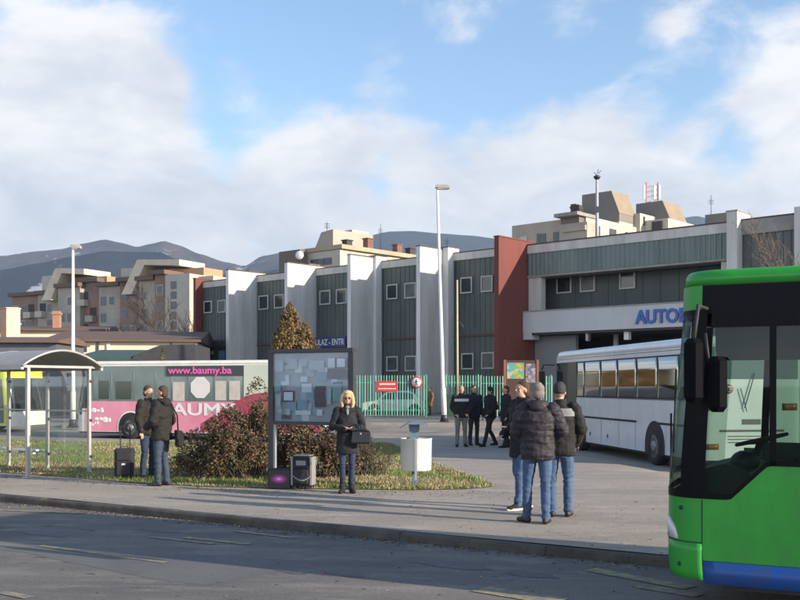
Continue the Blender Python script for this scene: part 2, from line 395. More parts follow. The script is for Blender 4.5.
tag(mb.build('grass_ground', turf), kind='structure')
mb = MB()
def blade(x, y, h, mi):
    z = gz(x, y)+.01; a = random.uniform(0, 6.28); w_ = random.uniform(.006, .012); dx, dy = math.cos(a)*w_, math.sin(a)*w_
    lx, ly = random.uniform(-.5, .5)*h, random.uniform(-.5, .5)*h
    mb.tri((x-dx, y-dy, z), (x+dx, y+dy, z), (x+lx, y+ly, z+h), mi)
cnt = 0
while cnt < 70000:
    x = random.uniform(-15, 1.8); y = 17.7+17*random.random()**1.5
    if not inside(x, y, gb): continue
    n_ = noise.noise(Vector((x*.55, y*.55, 2))) + .5*noise.noise(Vector((x*2.1, y*2.1, 7)))
    mi = 0 if n_ + random.uniform(-.35, .35) > .0 else (1 if random.random() < .75 else 2)
    blade(x, y, random.uniform(.03, .085)*(1.3 if n_ > .2 else .8), mi); cnt += 1
tag(mb.build('grass', [mat('grass_green', (.14, .18, .045), .8, var=.3, vs=2), mat('grass_dry', (.32, .27, .14), .85, var=.25, vs=3), mat('dead_leaves', (.15, .075, .035), .85, var=.3, vs=3)]),
    'short mottled green and straw coloured grass on the traffic island', 'grass', kind='stuff')

# wind-blown leaves and grit: in the gutter, along the kerb and off the grass edge
random.seed(31); mb = MB()
for k in range(2600):
    r_ = random.random()
    if r_ < .55: t_ = random.uniform(-12, 3.3); p = K0+KD*t_-KN*abs(random.gauss(0, .16))-KN*.02; z = .038
    elif r_ < .8: p = Vector((random.uniform(-9, 1.9), 0)); p.y = 17.6-abs(random.gauss(0, .5))+(max(0, -p.x-2.3)*.55); z = gz(p.x, p.y)+.004
    else: p = Vector((random.uniform(-9, 4), random.uniform(8, 17))); z = .038 if p.y < kerb_y(p.x) else .154
    if kerb_y(p.x)-.02 < p.y < kerb_y(p.x)+.2: continue
    a = random.uniform(0, 6.28); s_ = random.uniform(.008, .028); c_, d_ = math.cos(a)*s_, math.sin(a)*s_; h = random.uniform(.002, .014)
    mb.quad((p.x-c_, p.y-d_, z), (p.x+d_*.6, p.y-c_*.6, z+h), (p.x+c_, p.y+d_, z+.003), (p.x-d_*.6, p.y+c_*.6, z+h*.6), random.choice((0, 0, 1, 2)))
tag(mb.build('fallen_leaves', [MATS['dead_leaves'], MATS['grass_dry'], mat('grit', (.04, .04, .04), .9)]), 'scattered dead leaves and grit along the kerb and the lawn edge', 'litter', kind='stuff')

# ------------------------------------------------------------------ mountains
def ridge(name, prof, D, depth, m, seed, amp):
    mb = MB(); cols = []; nS = 160; rows = 26
    x0, x1 = prof[0][0], prof[-1][0]
    def top(px):
        for (a, b), (c, d) in zip(prof, prof[1:]):
            if a <= px <= c:
                t = (px-a)/(c-a); t = t*t*(3-2*t)*.5+t*.5; return b+(d-b)*t
        return prof[-1][1]
    for i in range(nS+1):
        px = x0+(x1-x0)*i/nS; zt = (HZ-top(px))/F*D+CAMZ; X = (px-400)/F*D
        for j in range(rows+1):
            s = j/rows*2-1     # -1 near foot, 0 ridge, 1 far foot
            y = D+s*depth; prof_ = (1-abs(s))**1.15
            h = zt*prof_ + amp*fbm(X/600.0, y/600.0, seed, 1.0)*(1-prof_**6)*sstep(0, .3, 1-abs(s))
            gul = amp*.35*abs(noise.noise(Vector((X/170.0, y/400.0, seed))))*(1 if s < -.04 else 0)*sstep(0, .3, 1-abs(s))
            mb.v.append((X*(1+s*.0), y, h-gul-8*(j in (0, rows))))
    for i in range(nS):
        for j in range(rows):
            a = i*(rows+1)+j; mb.face((a, a+1, a+rows+2, a+rows+1), 0, True)
    return tag(mb.build(name, m), kind='structure')
def hill_mat(name, c1, c2, snow, zs, zw):
    m = bpy.data.materials.new(name); m.use_nodes = True; t = m.node_tree; b = t.nodes['Principled BSDF']; b.inputs['Roughness'].default_value = 1; b.inputs['Specular IOR Level'].default_value = .1
    g = t.nodes.new('ShaderNodeNewGeometry'); n = t.nodes.new('ShaderNodeTexNoise'); n.inputs['Scale'].default_value = .0045; n.inputs['Detail'].default_value = 12; n.inputs['Roughness'].default_value = .8
    t.links.new(g.outputs['Position'], n.inputs['Vector']); r = t.nodes.new('ShaderNodeValToRGB'); t.links.new(n.outputs[0], r.inputs[0])
    bpn = t.nodes.new('ShaderNodeBump'); bpn.inputs['Strength'].default_value = 1; bpn.inputs['Distance'].default_value = 55; t.links.new(n.outputs[0], bpn.inputs['Height']); t.links.new(bpn.outputs[0], b.inputs['Normal'])
    r.color_ramp.elements[0].position = .42; r.color_ramp.elements[1].position = .58; r.color_ramp.elements[0].color = (*c1, 1); r.color_ramp.elements[1].color = (*c2, 1)
    if snow:
        n2 = t.nodes.new('ShaderNodeTexNoise'); n2.inputs['Scale'].default_value = .0035; n2.inputs['Detail'].default_value = 8; n2.inputs['Roughness'].default_value = .65
        t.links.new(g.outputs['Position'], n2.inputs['Vector']); r2 = t.nodes.new('ShaderNodeValToRGB'); t.links.new(n2.outputs[0], r2.inputs[0])
        r2.color_ramp.elements[0].position = zs; r2.color_ramp.elements[1].position = zs+zw; r2.color_ramp.elements[0].color = (0, 0, 0, 1); r2.color_ramp.elements[1].color = (1, 1, 1, 1)
        mx = t.nodes.new('ShaderNodeMixRGB'); t.links.new(r2.outputs[0], mx.inputs[0]); t.links.new(r.outputs[0], mx.inputs[1]); mx.inputs[2].default_value = (.62, .63, .66, 1)
        t.links.new(mx.outputs[0], b.inputs['Base Color'])
    else: t.links.new(r.outputs[0], b.inputs['Base Color'])
    return m
ridge('mountain', [(-260, 300), (-120, 268), (-40, 259), (0, 256), (40, 251), (62, 249), (80, 244), (105, 239.5), (122, 243), (137, 247), (150, 244), (164, 241), (178, 245), (200, 254), (225, 262), (245, 266), (262, 256), (290, 251), (320, 256), (352, 262), (420, 300)],
      4200, 1700, hill_mat('far_hill', (.035, .034, .036), (.15, .105, .08), True, .57, .04), 1.3, 110)
ridge('mountain', [(300, 290), (335, 252), (362, 237), (390, 231.5), (412, 231), (440, 233.5), (470, 235.5), (500, 239), (540, 245), (600, 234), (660, 222), (697, 216), (730, 226), (790, 250), (900, 290)],
      4600, 1700, hill_mat('far_forest_hill', (.014, .020, .026), (.035, .038, .038), False, 0, 0), 5.1, 60)
ridge('hill', [(-260, 292), (-60, 276), (0, 270), (40, 263), (75, 256), (105, 251), (135, 252), (160, 252), (176, 259), (195, 268), (235, 276), (290, 268), (345, 275), (420, 290)],
      2900, 1000, hill_mat('near_forest_hill', (.010, .016, .026), (.038, .038, .040), True, .61, .03), 8.8, 85)

# ------------------------------------------------------------------ bus terminal building
T0 = Vector((5.8, 60.0)); TX = Vector((.741, -.671)); TY = Vector((.671, .741)); TR = math.atan2(TX.y, TX.x)
def tpx(px, yo):   # distance along the facade where it crosses that image column
    r = (px-400)/F; P = T0+TY*yo; return (P.x-r*P.y)/(r*TX.y-TX.x)
conc = mat('white_rendered_concrete', (.58, .56, .53), .85, vs=1.6, col2=(.42, .405, .385), bump=.2, bs=8, streak=.12)
conc2 = mat('lighter_concrete', (.68, .67, .66), .8, vs=2.2, col2=(.53, .515, .50), streak=.12)  # lighter copy of the fin concrete, for pilasters and fin front strips
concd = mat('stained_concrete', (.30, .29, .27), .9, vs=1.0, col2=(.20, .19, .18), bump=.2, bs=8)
redm = mat('brick_red_render', (.165, .045, .034), .85, vs=1.3, col2=(.11, .033, .027), bump=.2, bs=8, streak=.15)
panelm = mat('dark_green_metal_cladding', (.092, .112, .105), .5, vs=.9, col2=(.055, .072, .070), streak=.15)
panell = mat('grey_green_corrugated_metal', (.17, .215, .20), .55, vs=1.2, col2=(.10, .14, .132), streak=.15)
glassd = mat('dark_window_glass', (.02, .026, .03), .12, var=.2, vs=.7, spec=.8)
framew = mat('white_window_frame', (.42, .42, .40), .6, var=.1)
roofd = mat('roof_flashing', (.06, .045, .04), .7)
term = thing('bus_station', 'long bus station with white fins, dark green cladding and one tall red fin', 'building', (T0.x, T0.y, 0.1), TR)
def gb_(mbx, n, m, p=None, lab=None): return mbx.build(n, m, p or term, lab)
BK = 2.8    # how far the bays sit back
def window(parent, x0, x1, z0, z1, y, fr=.09, mull=False):
    mb = MB(); y0 = y-.09
    mb.box(x0-fr, x1+fr, y0, y, z1, z1+fr); mb.box(x0-fr, x1+fr, y0, y, z0-fr, z0); mb.box(x0-fr, x0, y0, y, z0, z1); mb.box(x1, x1+fr, y0, y, z0, z1)
    if mull: mb.box((x0+x1)/2-.03, (x0+x1)/2+.03, y0+.02, y, z0, z1)
    w_ = mb.build('window', framew, parent)
    mb = MB(); mb.box(x0, x1, y-.05, y-.02, z0, z1); mb.build('pane', random.choice([glassd, glassd, mat('curtained_glass', (.10, .11, .11), .3, vs=1.5, col2=(.03, .035, .04))]), w_); return w_
fin_px = [495.0, 417.0, 347.8, 284.8, 226.2, 193.0]
ts = [tpx(p+1.5, 0 if p > 200 else BK-.75) for p in fin_px]
TOP = 10.62; FT = 10.86
ZB = 0.0
# fins
for k, t in enumerate(ts):
    mb = MB(); wd = .30 if k else .34
    yf = BK-.75 if k == 5 else 0
    mb.box(t-wd/2, t+wd/2, yf, BK+.9, ZB, FT, bev=0)
    gb_(mb, 'fin', redm if k in (0, 5) else conc)
    if k not in (0, 5):
        mb = MB(); mb.box(t-wd/2-.012, t+wd/2+.012, -.03, -.001, ZB, FT); gb_(mb, 'lighter_edge', conc2)  # lighter strip along the fin front
    mb = MB(); mb.box(t-wd/2-.04, t+wd/2+.04, yf-.04, BK+.9, FT, FT+.07); gb_(mb, 'coping', roofd if k else redm)
# bays between fins: pilaster at the left end of a bay (right of the fin), panel wall
for k in range(5):
    tr = ts[k]-(.17 if k == 0 else .15); tl = ts[k+1]+.15
    # blank strip of wall then pilaster then cladding
    pil0 = tpx([445, 372.3, 305.5, 247, 200][k], BK) if k < 4 else tl+.02
    pil1 = tpx([453.5, 381.5, 314.5, 254.5, 201.5][k], BK)
    if k < 4:
        mb = MB(); mb.box(tl, pil0, BK, BK+.6, ZB, TOP-.1); gb_(mb, 'wall', conc)
        mb = MB(); mb.box(pil0, pil1, BK-.55, BK+.6, ZB, FT+.12); gb_(mb, 'pilaster', conc2)
        mb = MB(); mb.box(pil0-.03, pil1+.03, BK-.58, BK+.6, FT+.12, FT+.18); gb_(mb, 'coping', roofd)
    mb = MB(); mb.box(pil1, tr, BK+.0, BK+.6, TOP-.48, TOP); gb_(mb, 'parapet', conc)
    mb = MB(); mb.box(pil1, tr, BK-.03, BK+.6, TOP, TOP+.06); gb_(mb, 'coping', roofd)
    mb = MB()
    x = pil1; mb.box(pil1, tr, BK+.10, BK+.6, ZB, TOP-.48)
    while x < tr-.1: mb.box(x, x+.03, BK+.075, BK+.10, ZB, TOP-.5); x += .42
    gb_(mb, 'cladding', panelm)
    mb = MB(); mb.box(pil1, tr, BK-.02, BK+.06, 5.10, 5.26); gb_(mb, 'ledge', mat('rusty_ledge', (.10, .06, .05), .8))
    mb = MB(); mb.box(pil1+.02, pil1+.12, BK+.0, BK+.058, .2, TOP-.5); gb_(mb, 'downpipe', mat('drainpipe', (.07, .085, .09), .6))
    wn = [[(461.5, 471, 278.5, 292), (482, 491.5, 277, 290.5), (462.5, 472.5, 354.5, 368), (482.5, 493, 353.5, 367.5)],
          [(387.5, 396.5, 285.5, 298), (405.5, 415, 284, 297), (387.5, 397, 357.5, 370), (406, 415.5, 357, 370)],
          [(320.5, 329.5, 291.5, 303.5), (337, 346, 290, 302.5)],
          [(259.5, 267.5, 296.5, 308.5), (275, 283, 295.5, 307)],
          [(204.5, 211.5, 302, 312), (218.5, 225, 301, 311.5)]][k]
    for (a, b, c, d) in wn:
        x0 = tpx(a, BK); x1 = min(tpx(b, BK), tr-.1); Y = (T0+TY*BK+TX*(x0+x1)/2).y
        window(term, x0, x1, (HZ-d)/F*Y+CAMZ-.1, (HZ-c)/F*Y+CAMZ-.1, BK+.06)
# entrance sign on third bay + doors and poster in last bay
x0 = tpx(316, BK); x1 = tpx(346.5, BK)
bl = mat('blue_sign', (.03, .055, .17), .5, var=.05)
mb = MB(); mb.box(x0, x1, BK-.12, BK, 4.75, 5.5); sg = gb_(mb, 'sign_board', bl)
text_mesh('lettering', 'ULAZ - ENTR', .62, mat('sign_white', (.6, .6, .6), .6, var=0), sg, TM(x0+.1, BK-.13, 4.92), .008, .012, width=(x1-x0)-.2)
mb = MB()
for i in range(5): mb.box(x0+.1+i*.5, x0+.5+i*.5, BK-.06, BK+.02, 3.9, 4.6)
gb_(mb, 'glazed_doors', mat('hall_glass', (.22, .20, .16), .3, var=.5, vs=2))
x0 = tpx(201, BK); x1 = tpx(213, BK)
mb = MB(); mb.box(x0+.3, x1, BK-.06, BK+.04, ZB, 4.6); mb.box(x0+.3, x1, BK-.1, BK+.04, 4.6, 4.8); dr = gb_(mb, 'door', framew)
mb = MB()
for i in range(3): mb.box(x0+.42+i*.5, x0+.8+i*.5, BK-.075, BK-.062, .5, 4.5)
mb.build('pane', glassd, dr)
x0 = tpx(219, BK); x1 = tpx(225.5, BK)
mb = MB(); mb.box(x0, x1-.1, BK-.03, BK+.05, 3.0, 4.8); gb_(mb, 'poster', mat('pale_blue_poster', (.25, .40, .50), .6, vs=2, col2=(.12, .25, .4)))
# --- entrance section
EY = BK+.15; e0 = .17; e1 = tpx(730.5, EY); e2 = tpx(741, EY)
mb = MB(); mb.box(e0, e1, EY, EY+1.2, TOP-.52, TOP); gb_(mb, 'parapet', conc)
mb = MB(); mb.box(e0, e1, EY-.04, EY+1.2, TOP, TOP+.07); gb_(mb, 'coping', roofd)
mb = MB(); mb.box(e0, e1, EY+.10, EY+1.2, 8.72, TOP-.52); x = e0
while x < e1-.1: mb.rings([[(x, EY+.10, z), (x+.05, EY+.03, z), (x+.15, EY+.03, z), (x+.20, EY+.10, z)] for z in (8.74, TOP-.53)]); x += .31
gb_(mb, 'corrugated_band', panell)
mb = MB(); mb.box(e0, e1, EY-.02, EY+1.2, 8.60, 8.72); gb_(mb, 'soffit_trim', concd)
# upper recess
WY = EY+1.8
mb = MB(); mb.box(e0, e1, WY, WY+.3, 6.3, 8.60); x = e0
while x < e1: mb.box(x, x+.05, WY-.04, WY, 6.3, 8.6); x += 1.15
mb.box(e0, e1, EY+1.2, WY+.3, 8.6, 8.75); mb.box(e0, e1, EY-.3, WY+.3, 6.2, 6.3)
gb_(mb, 'upper_wall', mat('dark_teal_panel', (.075, .092, .092), .6, vs=.7, col2=(.05, .066, .068)))
for (a, b, c, d) in [(558.5, 571, 278, 292), (582, 594.5, 276.5, 290.5), (621.5, 634.5, 272, 287.5)]:
    x0 = tpx(a, WY); x1 = tpx(b, WY); Y = (T0+TY*WY+TX*(x0+x1)/2).y
    window(term, x0, x1, (HZ-d)/F*Y+CAMZ-.1, (HZ-c)/F*Y+CAMZ-.1, WY-.04)
mb = MB(); mb.box(e0+.02, tpx(540, EY), EY+.1, EY+.6, 6.35, 8.6); gb_(mb, 'pillar', conc); mb = MB(); mb.box(tpx(721, EY+.2), tpx(727, EY+.2), EY+.2, EY+.6, 6.35, 8.6); gb_(mb, 'pillar', conc)
# fascia with lettering
FY = EY-.5
mb = MB(); mb.box(e0+.02, e1+.2, FY, EY+.4, 5.15, 6.45); gb_(mb, 'fascia', mat('white_fascia', (.50, .51, .52), .7, vs=.6, col2=(.43, .44, .45), streak=.3))
mb = MB(); mb.box(e0+.02, e1+.2, FY-.05, EY+.4, 6.45, 6.52); gb_(mb, 'coping', concd)
mb = MB(); mb.box(e0+.02, e0+.62, FY+.02, EY+.4, 4.75, 5.15); gb_(mb, 'bracket', conc)
tx0 = tpx(635.5, FY); tx1 = tpx(683, FY)
text_mesh('lettering', 'AUTOBUSKA', 1.05, mat('blue_letters', (.035, .10, .36), .5, var=0), term, TM(tx0, FY-.05, 5.42), .05, .035, width=(tx1-tx0)/4.35*8.35)
# undercroft
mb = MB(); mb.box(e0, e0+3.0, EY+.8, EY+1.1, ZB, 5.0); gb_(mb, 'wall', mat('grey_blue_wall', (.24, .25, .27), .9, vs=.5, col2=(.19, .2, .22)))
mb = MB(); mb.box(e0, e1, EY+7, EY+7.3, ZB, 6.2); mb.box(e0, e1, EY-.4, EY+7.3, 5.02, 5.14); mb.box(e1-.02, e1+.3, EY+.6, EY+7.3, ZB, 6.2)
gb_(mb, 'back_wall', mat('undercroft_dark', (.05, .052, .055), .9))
for px in (562, 616):
    x = tpx(px, EY+2); mb = MB(); mb.lathe([(.16, ZB), (.16, 5.1)], (x, EY+2, 0), n=12); gb_(mb, 'column', conc)
for px, s_ in ((625.5, .32), (586, .18)):
    x = tpx(px, FY+.3); mb = MB(); mb.box(x-s_/2, x+s_/2, FY+.35, FY+.7, 4.55, 5.05, bev=.03); mb.box(x-.03, x+.03, FY+.5, FY+.56, 5.05, 5.12); gb_(mb, 'soffit_lamp', white_steel if s_ > .2 else grey_steel)
# right pier + right bays
mb = MB(); mb.box(e1, e2, EY-.5, EY+1.2, ZB, FT+.25); gb_(mb, 'pilaster', conc)
mb = MB(); mb.box(e1-.04, e2+.04, EY-.54, EY+1.2, FT+.25, FT+.31); gb_(mb, 'coping', concd)
r1 = tpx(797, EY)
for a, b in ((e2, r1), (r1+.55, r1+7)):
    mb = MB(); mb.box(a, b, EY+.05, EY+1, TOP-.72, TOP+.05); gb_(mb, 'parapet', concd)
    mb = MB(); mb.box(a, b, EY+.0, EY+1, TOP+.05, TOP+.11); gb_(mb, 'coping', roofd)
    mb = MB(); mb.box(a, b, EY+.2, EY+1, ZB, TOP-.72); x = a
    while x < b-.1: mb.box(x, x+.05, EY+.15, EY+.2, ZB, TOP-.72); x += .42
    gb_(mb, 'cladding', panelm)
mb = MB(); mb.box(r1, r1+.55, EY-.4, EY+1, ZB, FT+.1); gb_(mb, 'pilaster', conc)
# flat roof slab behind the parapets
mb = MB(); mb.box(ts[-1]-.1, r1+7, BK+.6, BK+22, 9.9, TOP-.15); gb_(mb, 'roof', mat('bitumen_roof', (.06, .06, .06), .9))
mb = MB(); mb.box(ts[-1]-.15, ts[-1]+.15, BK+.9, BK+22, ZB, TOP); mb.box(ts[-1]-.1, r1+7, BK+21.8, BK+22, ZB, 9.9); mb.box(r1+6.8, r1+7, BK+1, BK+22, ZB, 9.9); gb_(mb, 'rear_wall', conc)

# ------------------------------------------------------------------ background apartment blocks
aptw = mat('pale_apartment_render', (.47, .43, .36), .9, vs=.15, col2=(.37, .34, .29))
aptg = mat('grey_apartment_concrete', (.38, .34, .285), .9, vs=.3, col2=(.27, .245, .21))
aptb = mat('brown_apartment_panel', (.27, .18, .14), .9, vs=.3, col2=(.18, .12, .10))
mans = mat('tan_mansard_cladding', (.27, .215, .15), .9, vs=.6, col2=(.21, .17, .125))
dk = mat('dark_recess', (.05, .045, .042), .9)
rw = mat('apartment_glass', (.05, .06, .07), .2, var=.3, vs=.5)
def fr(px, Y, dz=0): return ((px-400)/F*Y, Y)
def zat(py, Y): return (HZ-py)/F*Y+CAMZ
# right block: blocks given in a local frame like the station's
def block(name, label, px, Y, rot=TR):
    X, _ = fr(px, Y); return thing(name, label, 'apartment building', (X, Y, 0), rot)
RB = block('apartment_block', 'stepped pale apartment block with tan mansard tops above the station entrance roof', 512, 118)
AX = TX; AY = TY
def loc_at(root, px, yo):
    r = (px-400)/F; P = Vector((root.location.x, root.location.y))+AY*yo
    return (P.x-r*P.y)/(r*AX.y-AX.x)
def zl(root, px, py, yo):
    t = loc_at(root, px, yo); P = Vector((root.location.x, root.location.y))+AY*yo+AX*t; return zat(py, P.y)
def bx(root, pxa, pxb, y0, dy, pyt, m, name='wall', zb=0.0, ptop=None, at_px=None):
    xa = loc_at(root, pxa, y0); xb = loc_at(root, pxb, y0); zt = zl(root, at_px or pxa, pyt, y0)
    mb = MB(); mb.box(xa, xb, y0, y0+dy, zb, zt); o = mb.build(name, m, root); return xa, xb, zt, o
xa, xb, zt, o_ = bx(RB, 512, 562, 0, 14, 226, aptg)
for (a, b, c, d) in [(537, 541, 234, 246), (542, 546, 234, 246), (553.5, 559, 232.5, 242), (520, 527, 237, 246)]:
    x0 = loc_at(RB, a, 0); x1 = loc_at(RB, b, 0); mb = MB(); mb.box(x0, x1, -.08, 0, zl(RB, a, d, 0), zl(RB, a, c, 0)); mb.build('window', rw if a > 530 else framew, RB)
bx(RB, 559, 587, -2, 2.2, 225, aptg, 'balcony', zb=14)
xa, xb, zt, _ = bx(RB, 561, 579, -.6, 3, 216, mat('balcony_brown', (.15, .12, .10), .9), 'loggia')
xA, xB, zt2, _ = bx(RB, 562, 585, -2.3, 1.6, 227.5, aptg, 'balcony', zb=19)
mb = MB(); mb.box(xa-.3, xb+.4, -1.6, 2.6, zt-.25, zt+.12); mb.build('roof_slab', concd, RB)
# sunlit wing (its short end looks right, at the sun)
bx(RB, 560, 586, .5, 24, 215.5, aptw, 'wing', at_px=586)
# first mansard
def mansard(root, pxa, pxb, pxr, y0, dy, pyt, pyk, pyb, slope):
    xa = loc_at(root, pxa, y0); xb = loc_at(root, pxb, y0); zt = zl(root, pxa, pyt, y0); zk = zl(root, pxb, pyk, y0); zb_ = zl(root, pxb, pyb, y0)
    mb = MB(); mb.prism_y([(xa, zb_), (xb+slope, zb_), (xb+slope, zk), (xb, zt), (xa, zt)], y0, y0+dy); o = mb.build('mansard_roof', mat('mansard_grey', (.20, .185, .165), .9, vs=.5, col2=(.16, .15, .14)), root)
    mb = MB(); n_ = 7
    mb.rings([[(xb+slope+.06, y0-.05, zk), (xb+slope+.06, y0+dy+.05, zk), (xb+slope-.05, y0+dy+.05, zk-.1), (xb+slope-.05, y0-.05, zk-.1)], [(xb+.06, y0-.05, zt), (xb+.06, y0+dy+.05, zt), (xb-.08, y0+dy+.05, zt), (xb-.08, y0-.05, zt)]])
    mb.build('mansard_face', mans, root)
    mb = MB(); mb.box(xa, xb+slope-.02, y0+.02, y0+dy-.02, 0, zb_); mb.build('wall', aptw, root); return xa, xb, zt, zk, zb_
mansard(RB, 582, 611, 0, 8.5, 3.8, 195, 214, 222, 1.1)
mansard(RB, 636, 662, 0, 16, 4.4, 204, 221, 232, 1.1)
mansard(RB, 705, 728, 0, 24, 4, 215, 224, 240, .8)
bx(RB, 600, 640, 12, 9, 213, aptw, 'wing', at_px=640)
bx(RB, 628, 668, 13, 9, 218, aptw, 'wing', at_px=668)
for (a, b, c, d, yo) in [(641, 645, 217, 226, 12.9), (652, 662, 222, 230, 12.9)]:
    x0 = loc_at(RB, a, yo); x1 = loc_at(RB, b, yo); mb = MB(); mb.box(x0, x1, yo-.1, yo, zl(RB, a, d, yo), zl(RB, a, c, yo)); mb.build('window', dk if a > 650 else rw, RB)
# sun-facing windows of the wing
xw = loc_at(RB, 586, .5)
for k in range(6): mb = MB(); mb.box(xw, xw+.1, 2+k*3.6, 3.4+k*3.6, 18.4+.2, 20.2); mb.build('window', rw, RB)
for k, (px, top_) in enumerate([(573, 204), (576.5, 205), (553, 221), (556, 221)]):
    mb = MB(); yo = 6 if k < 2 else 3; x = loc_at(RB, px, yo); z1 = zl(RB, px, top_, yo); mb.box(x-.35, x+.35, yo, yo+.8, z1-3, z1); mb.box(x-.42, x+.42, yo-.08, yo+.88, z1-.5, z1-.3); mb.build('chimney', dk, RB)
# lattice mobile mast, red and white
MX, MY = at(652, 205, 138).x, 138
mast = thing('antenna_mast', 'red and white lattice antenna mast on the apartment roof', 'mast', (MX, MY, zat(204, 138)))
hh = 3.0
for sx in (-.8, 0, .8):
    mb = MB(); mb.tube([(sx, 0, -3), (sx, 0, hh)], .07, 6); mb.build('mast_tube', mat('mast_red', (.35, .09, .07), .6) if sx else white_steel, mast)
mb = MB()
for k in range(5): mb.tube([(-.8, 0, -.5+k*.7), (.8, 0, -.1+k*.7)], .04, 5)
mb.build('bracing', mat('mast_red', (.35, .09, .07), .6), mast)
for sx in (-1.1, 1.0, .35):
    mb = MB(); mb.box(sx-.15, sx+.15, -.2, .0, .6, 2.6, bev=.03); mb.build('antenna_panel', white_steel, mast)
# centre block
CB = block('apartment_block', 'cream apartment block with cluttered terrace and slanted tower above the station fins', 279, 120)
bx(CB, 279, 300, 0, 9, 252, mat('balcony_brown', (.15, .12, .10), .9), 'loggia', zb=12)
xa, xb, zt, _ = bx(CB, 297, 340, 1.2, 16, 249, aptw, 'wall', at_px=340)
for a in range(3):
    x0 = loc_at(CB, 311+a*7, 1.2); mb = MB(); mb.box(x0, x0+1.1, 1.1, 1.2, zl(CB, 315, 266, 1.2), zl(CB, 315, 259.5, 1.2)); mb.build('window', rw, CB)
y0 = 5; xa = loc_at(CB, 309, y0); xb = loc_at(CB, 333, y0); zt = zl(CB, 320, 231, y0)
mb = MB(); mb.prism_y([(xa, 12), (xb, 12), (xb, zt), (xa+2.2, zt-.2), (xa, zt-3.8)], y0, y0+7); mb.build('stair_tower', aptg, CB)
bx(CB, 332, 352, 11, 3, 229.5, aptw, 'penthouse', at_px=352)
# terrace deck going back to the right
xr = loc_at(CB, 340, 1.2)
mb = MB(); mb.box(xr-12, xr-.02, 17.2, 58, 8, 17.8); mb.build('wall', aptw, CB)
mb = MB(); mb.box(xr-10, xr+.5, 1.0, 60, zl(CB, 340, 247, 1.2)-.2, zl(CB, 340, 244.5, 1.2)); mb.build('terrace_slab', mat('terrace_slab', (.42, .33, .22), .9, vs=.4, col2=(.3, .24, .17)), CB)
zd = zl(CB, 340, 244.5, 1.2)
for k in range(13):
    yy = 3+k*4.2; hh = random.uniform(.7, 1.5); xo = xr-random.uniform(.6, 2.5); mb = MB(); mb.box(xo-.4, xo+.4, yy, yy+.9, zd-.02, zd+hh); mb.box(xo-.5, xo+.5, yy-.1, yy+1.0, zd+hh, zd+hh+.12)
    mb.build('chimney', mat('brick_chimney', (.22, .10, .07), .9, vs=2, col2=(.12, .07, .06)) if k % 3 else dk, CB)
yy = 36; mb = MB(); mb.box(xr-6, xr-2.5, yy, yy+6, zd-.02, zd+2.7); mb.build('penthouse', aptw, CB)
yy = 58; mb = MB(); mb.box(xr-6, xr-1, yy, yy+12, zd-2, zd+1.0); mb.build('penthouse', aptw, CB)
ds = thing('satellite_dish', 'white satellite dish on the cream block left of its slanted tower', 'satellite dish', at(299, 258, 117), R(-15))
mb = MB(); mb.lathe([(.02, 0), (.28, .03), (.46, .09), (.52, .14), (.50, .155), (.44, .12), (.02, .03)], (0, 0, .35), 'y', 20); mb.build('dish', white_steel, ds)
mb = MB(); mb.tube([(0, .1, .35), (0, .6, -.3), (0, .6, -1.5)], .05, 6); mb.build('bracket', grey_steel, ds)
for k, (px, pt, pb, Y, lab) in enumerate([(380.5, 224, 245, 150, 'thin aerial on the cream block roof terrace'), (327, 222, 232, 132, 'thin aerial on the slanted tower of the cream block'), (711, 195, 216, 140, 'thin aerial above the rightmost mansard roof'), (447, 238, 250, 150, 'short aerial behind the station roof next to the tall lamp')]):
    p = at(px, pb, Y); t_ = thing('roof_aerial', lab, 'aerial', (p.x, p.y, p.z-1.2)); h = (pb-pt)/F*Y+1.2
    mb = MB(); mb.tube([(0, 0, 0), (0, 0, h)], [.06, .035], 6); mb.build('pole', dark_steel, t_)
    mb = MB()
    for q in range(3): mb.tube([(-.35, 0, h*.7+q*.25), (.35, 0, h*.7+q*.25)], .03, 4)
    mb.build('crossbar', dark_steel, t_)

# left long block
LB = block('apartment_block', 'long brown and grey apartment block with sunlit roof gables behind the bare trees', 12, 190, rot=R(-28))
AX = Vector((math.cos(R(-28)), math.sin(R(-28)))); AY = Vector((-AX.y, AX.x))
segs = [(12, 38, 0, 297, aptb), (38, 58, -1.5, 295, aptg), (58, 80, -3, 288, aptg), (80, 99, -2, 283, aptb), (99, 120, -4, 287, aptg), (120, 139, -5, 282, aptb), (139, 155, -7, 281, aptg), (155, 166, -8, 275, aptb)]
random.seed(3)
for (a, b, yo, pt, m) in segs:
    xa, xb, zt, o_ = bx(LB, a, b, yo, 14, pt, m)
    mb = MB(); mb.box(xa-.3, xb+.3, yo-.8, yo+14, zt, zt+.7); mb.build('roof_slab', mat('brown_slab', (.13, .09, .07), .9), LB)
    for fl in range(6):
        z0 = zt-3.2-fl*2.9
        if z0 < 6: break
        x = xa+.5
        while x < xb-1.3:
            r_ = random.random()
            if r_ < .62:
                mb = MB(); mb.box(x-.12, x+1.22, yo-.08, yo, z0-.12, z0+1.52); fo = mb.build('window', framew if random.random() < .6 else concd, LB); mb = MB(); mb.box(x, x+1.1, yo-.12, yo-.08, z0, z0+1.4); mb.build('pane', rw, fo)
            elif r_ < .8:
                mb = MB(); mb.box(x-.2, x+1.6, yo-1.1, yo-.05, z0-1.0, z0+.1); bo = mb.build('balcony', random.choice([aptw, aptg, aptb, mat('pale_parapet', (.5, .48, .45), .9)]), LB)  # balcony colours mixed at random, one of them paler
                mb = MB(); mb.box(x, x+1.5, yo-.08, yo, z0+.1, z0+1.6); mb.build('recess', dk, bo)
            x += 1.95
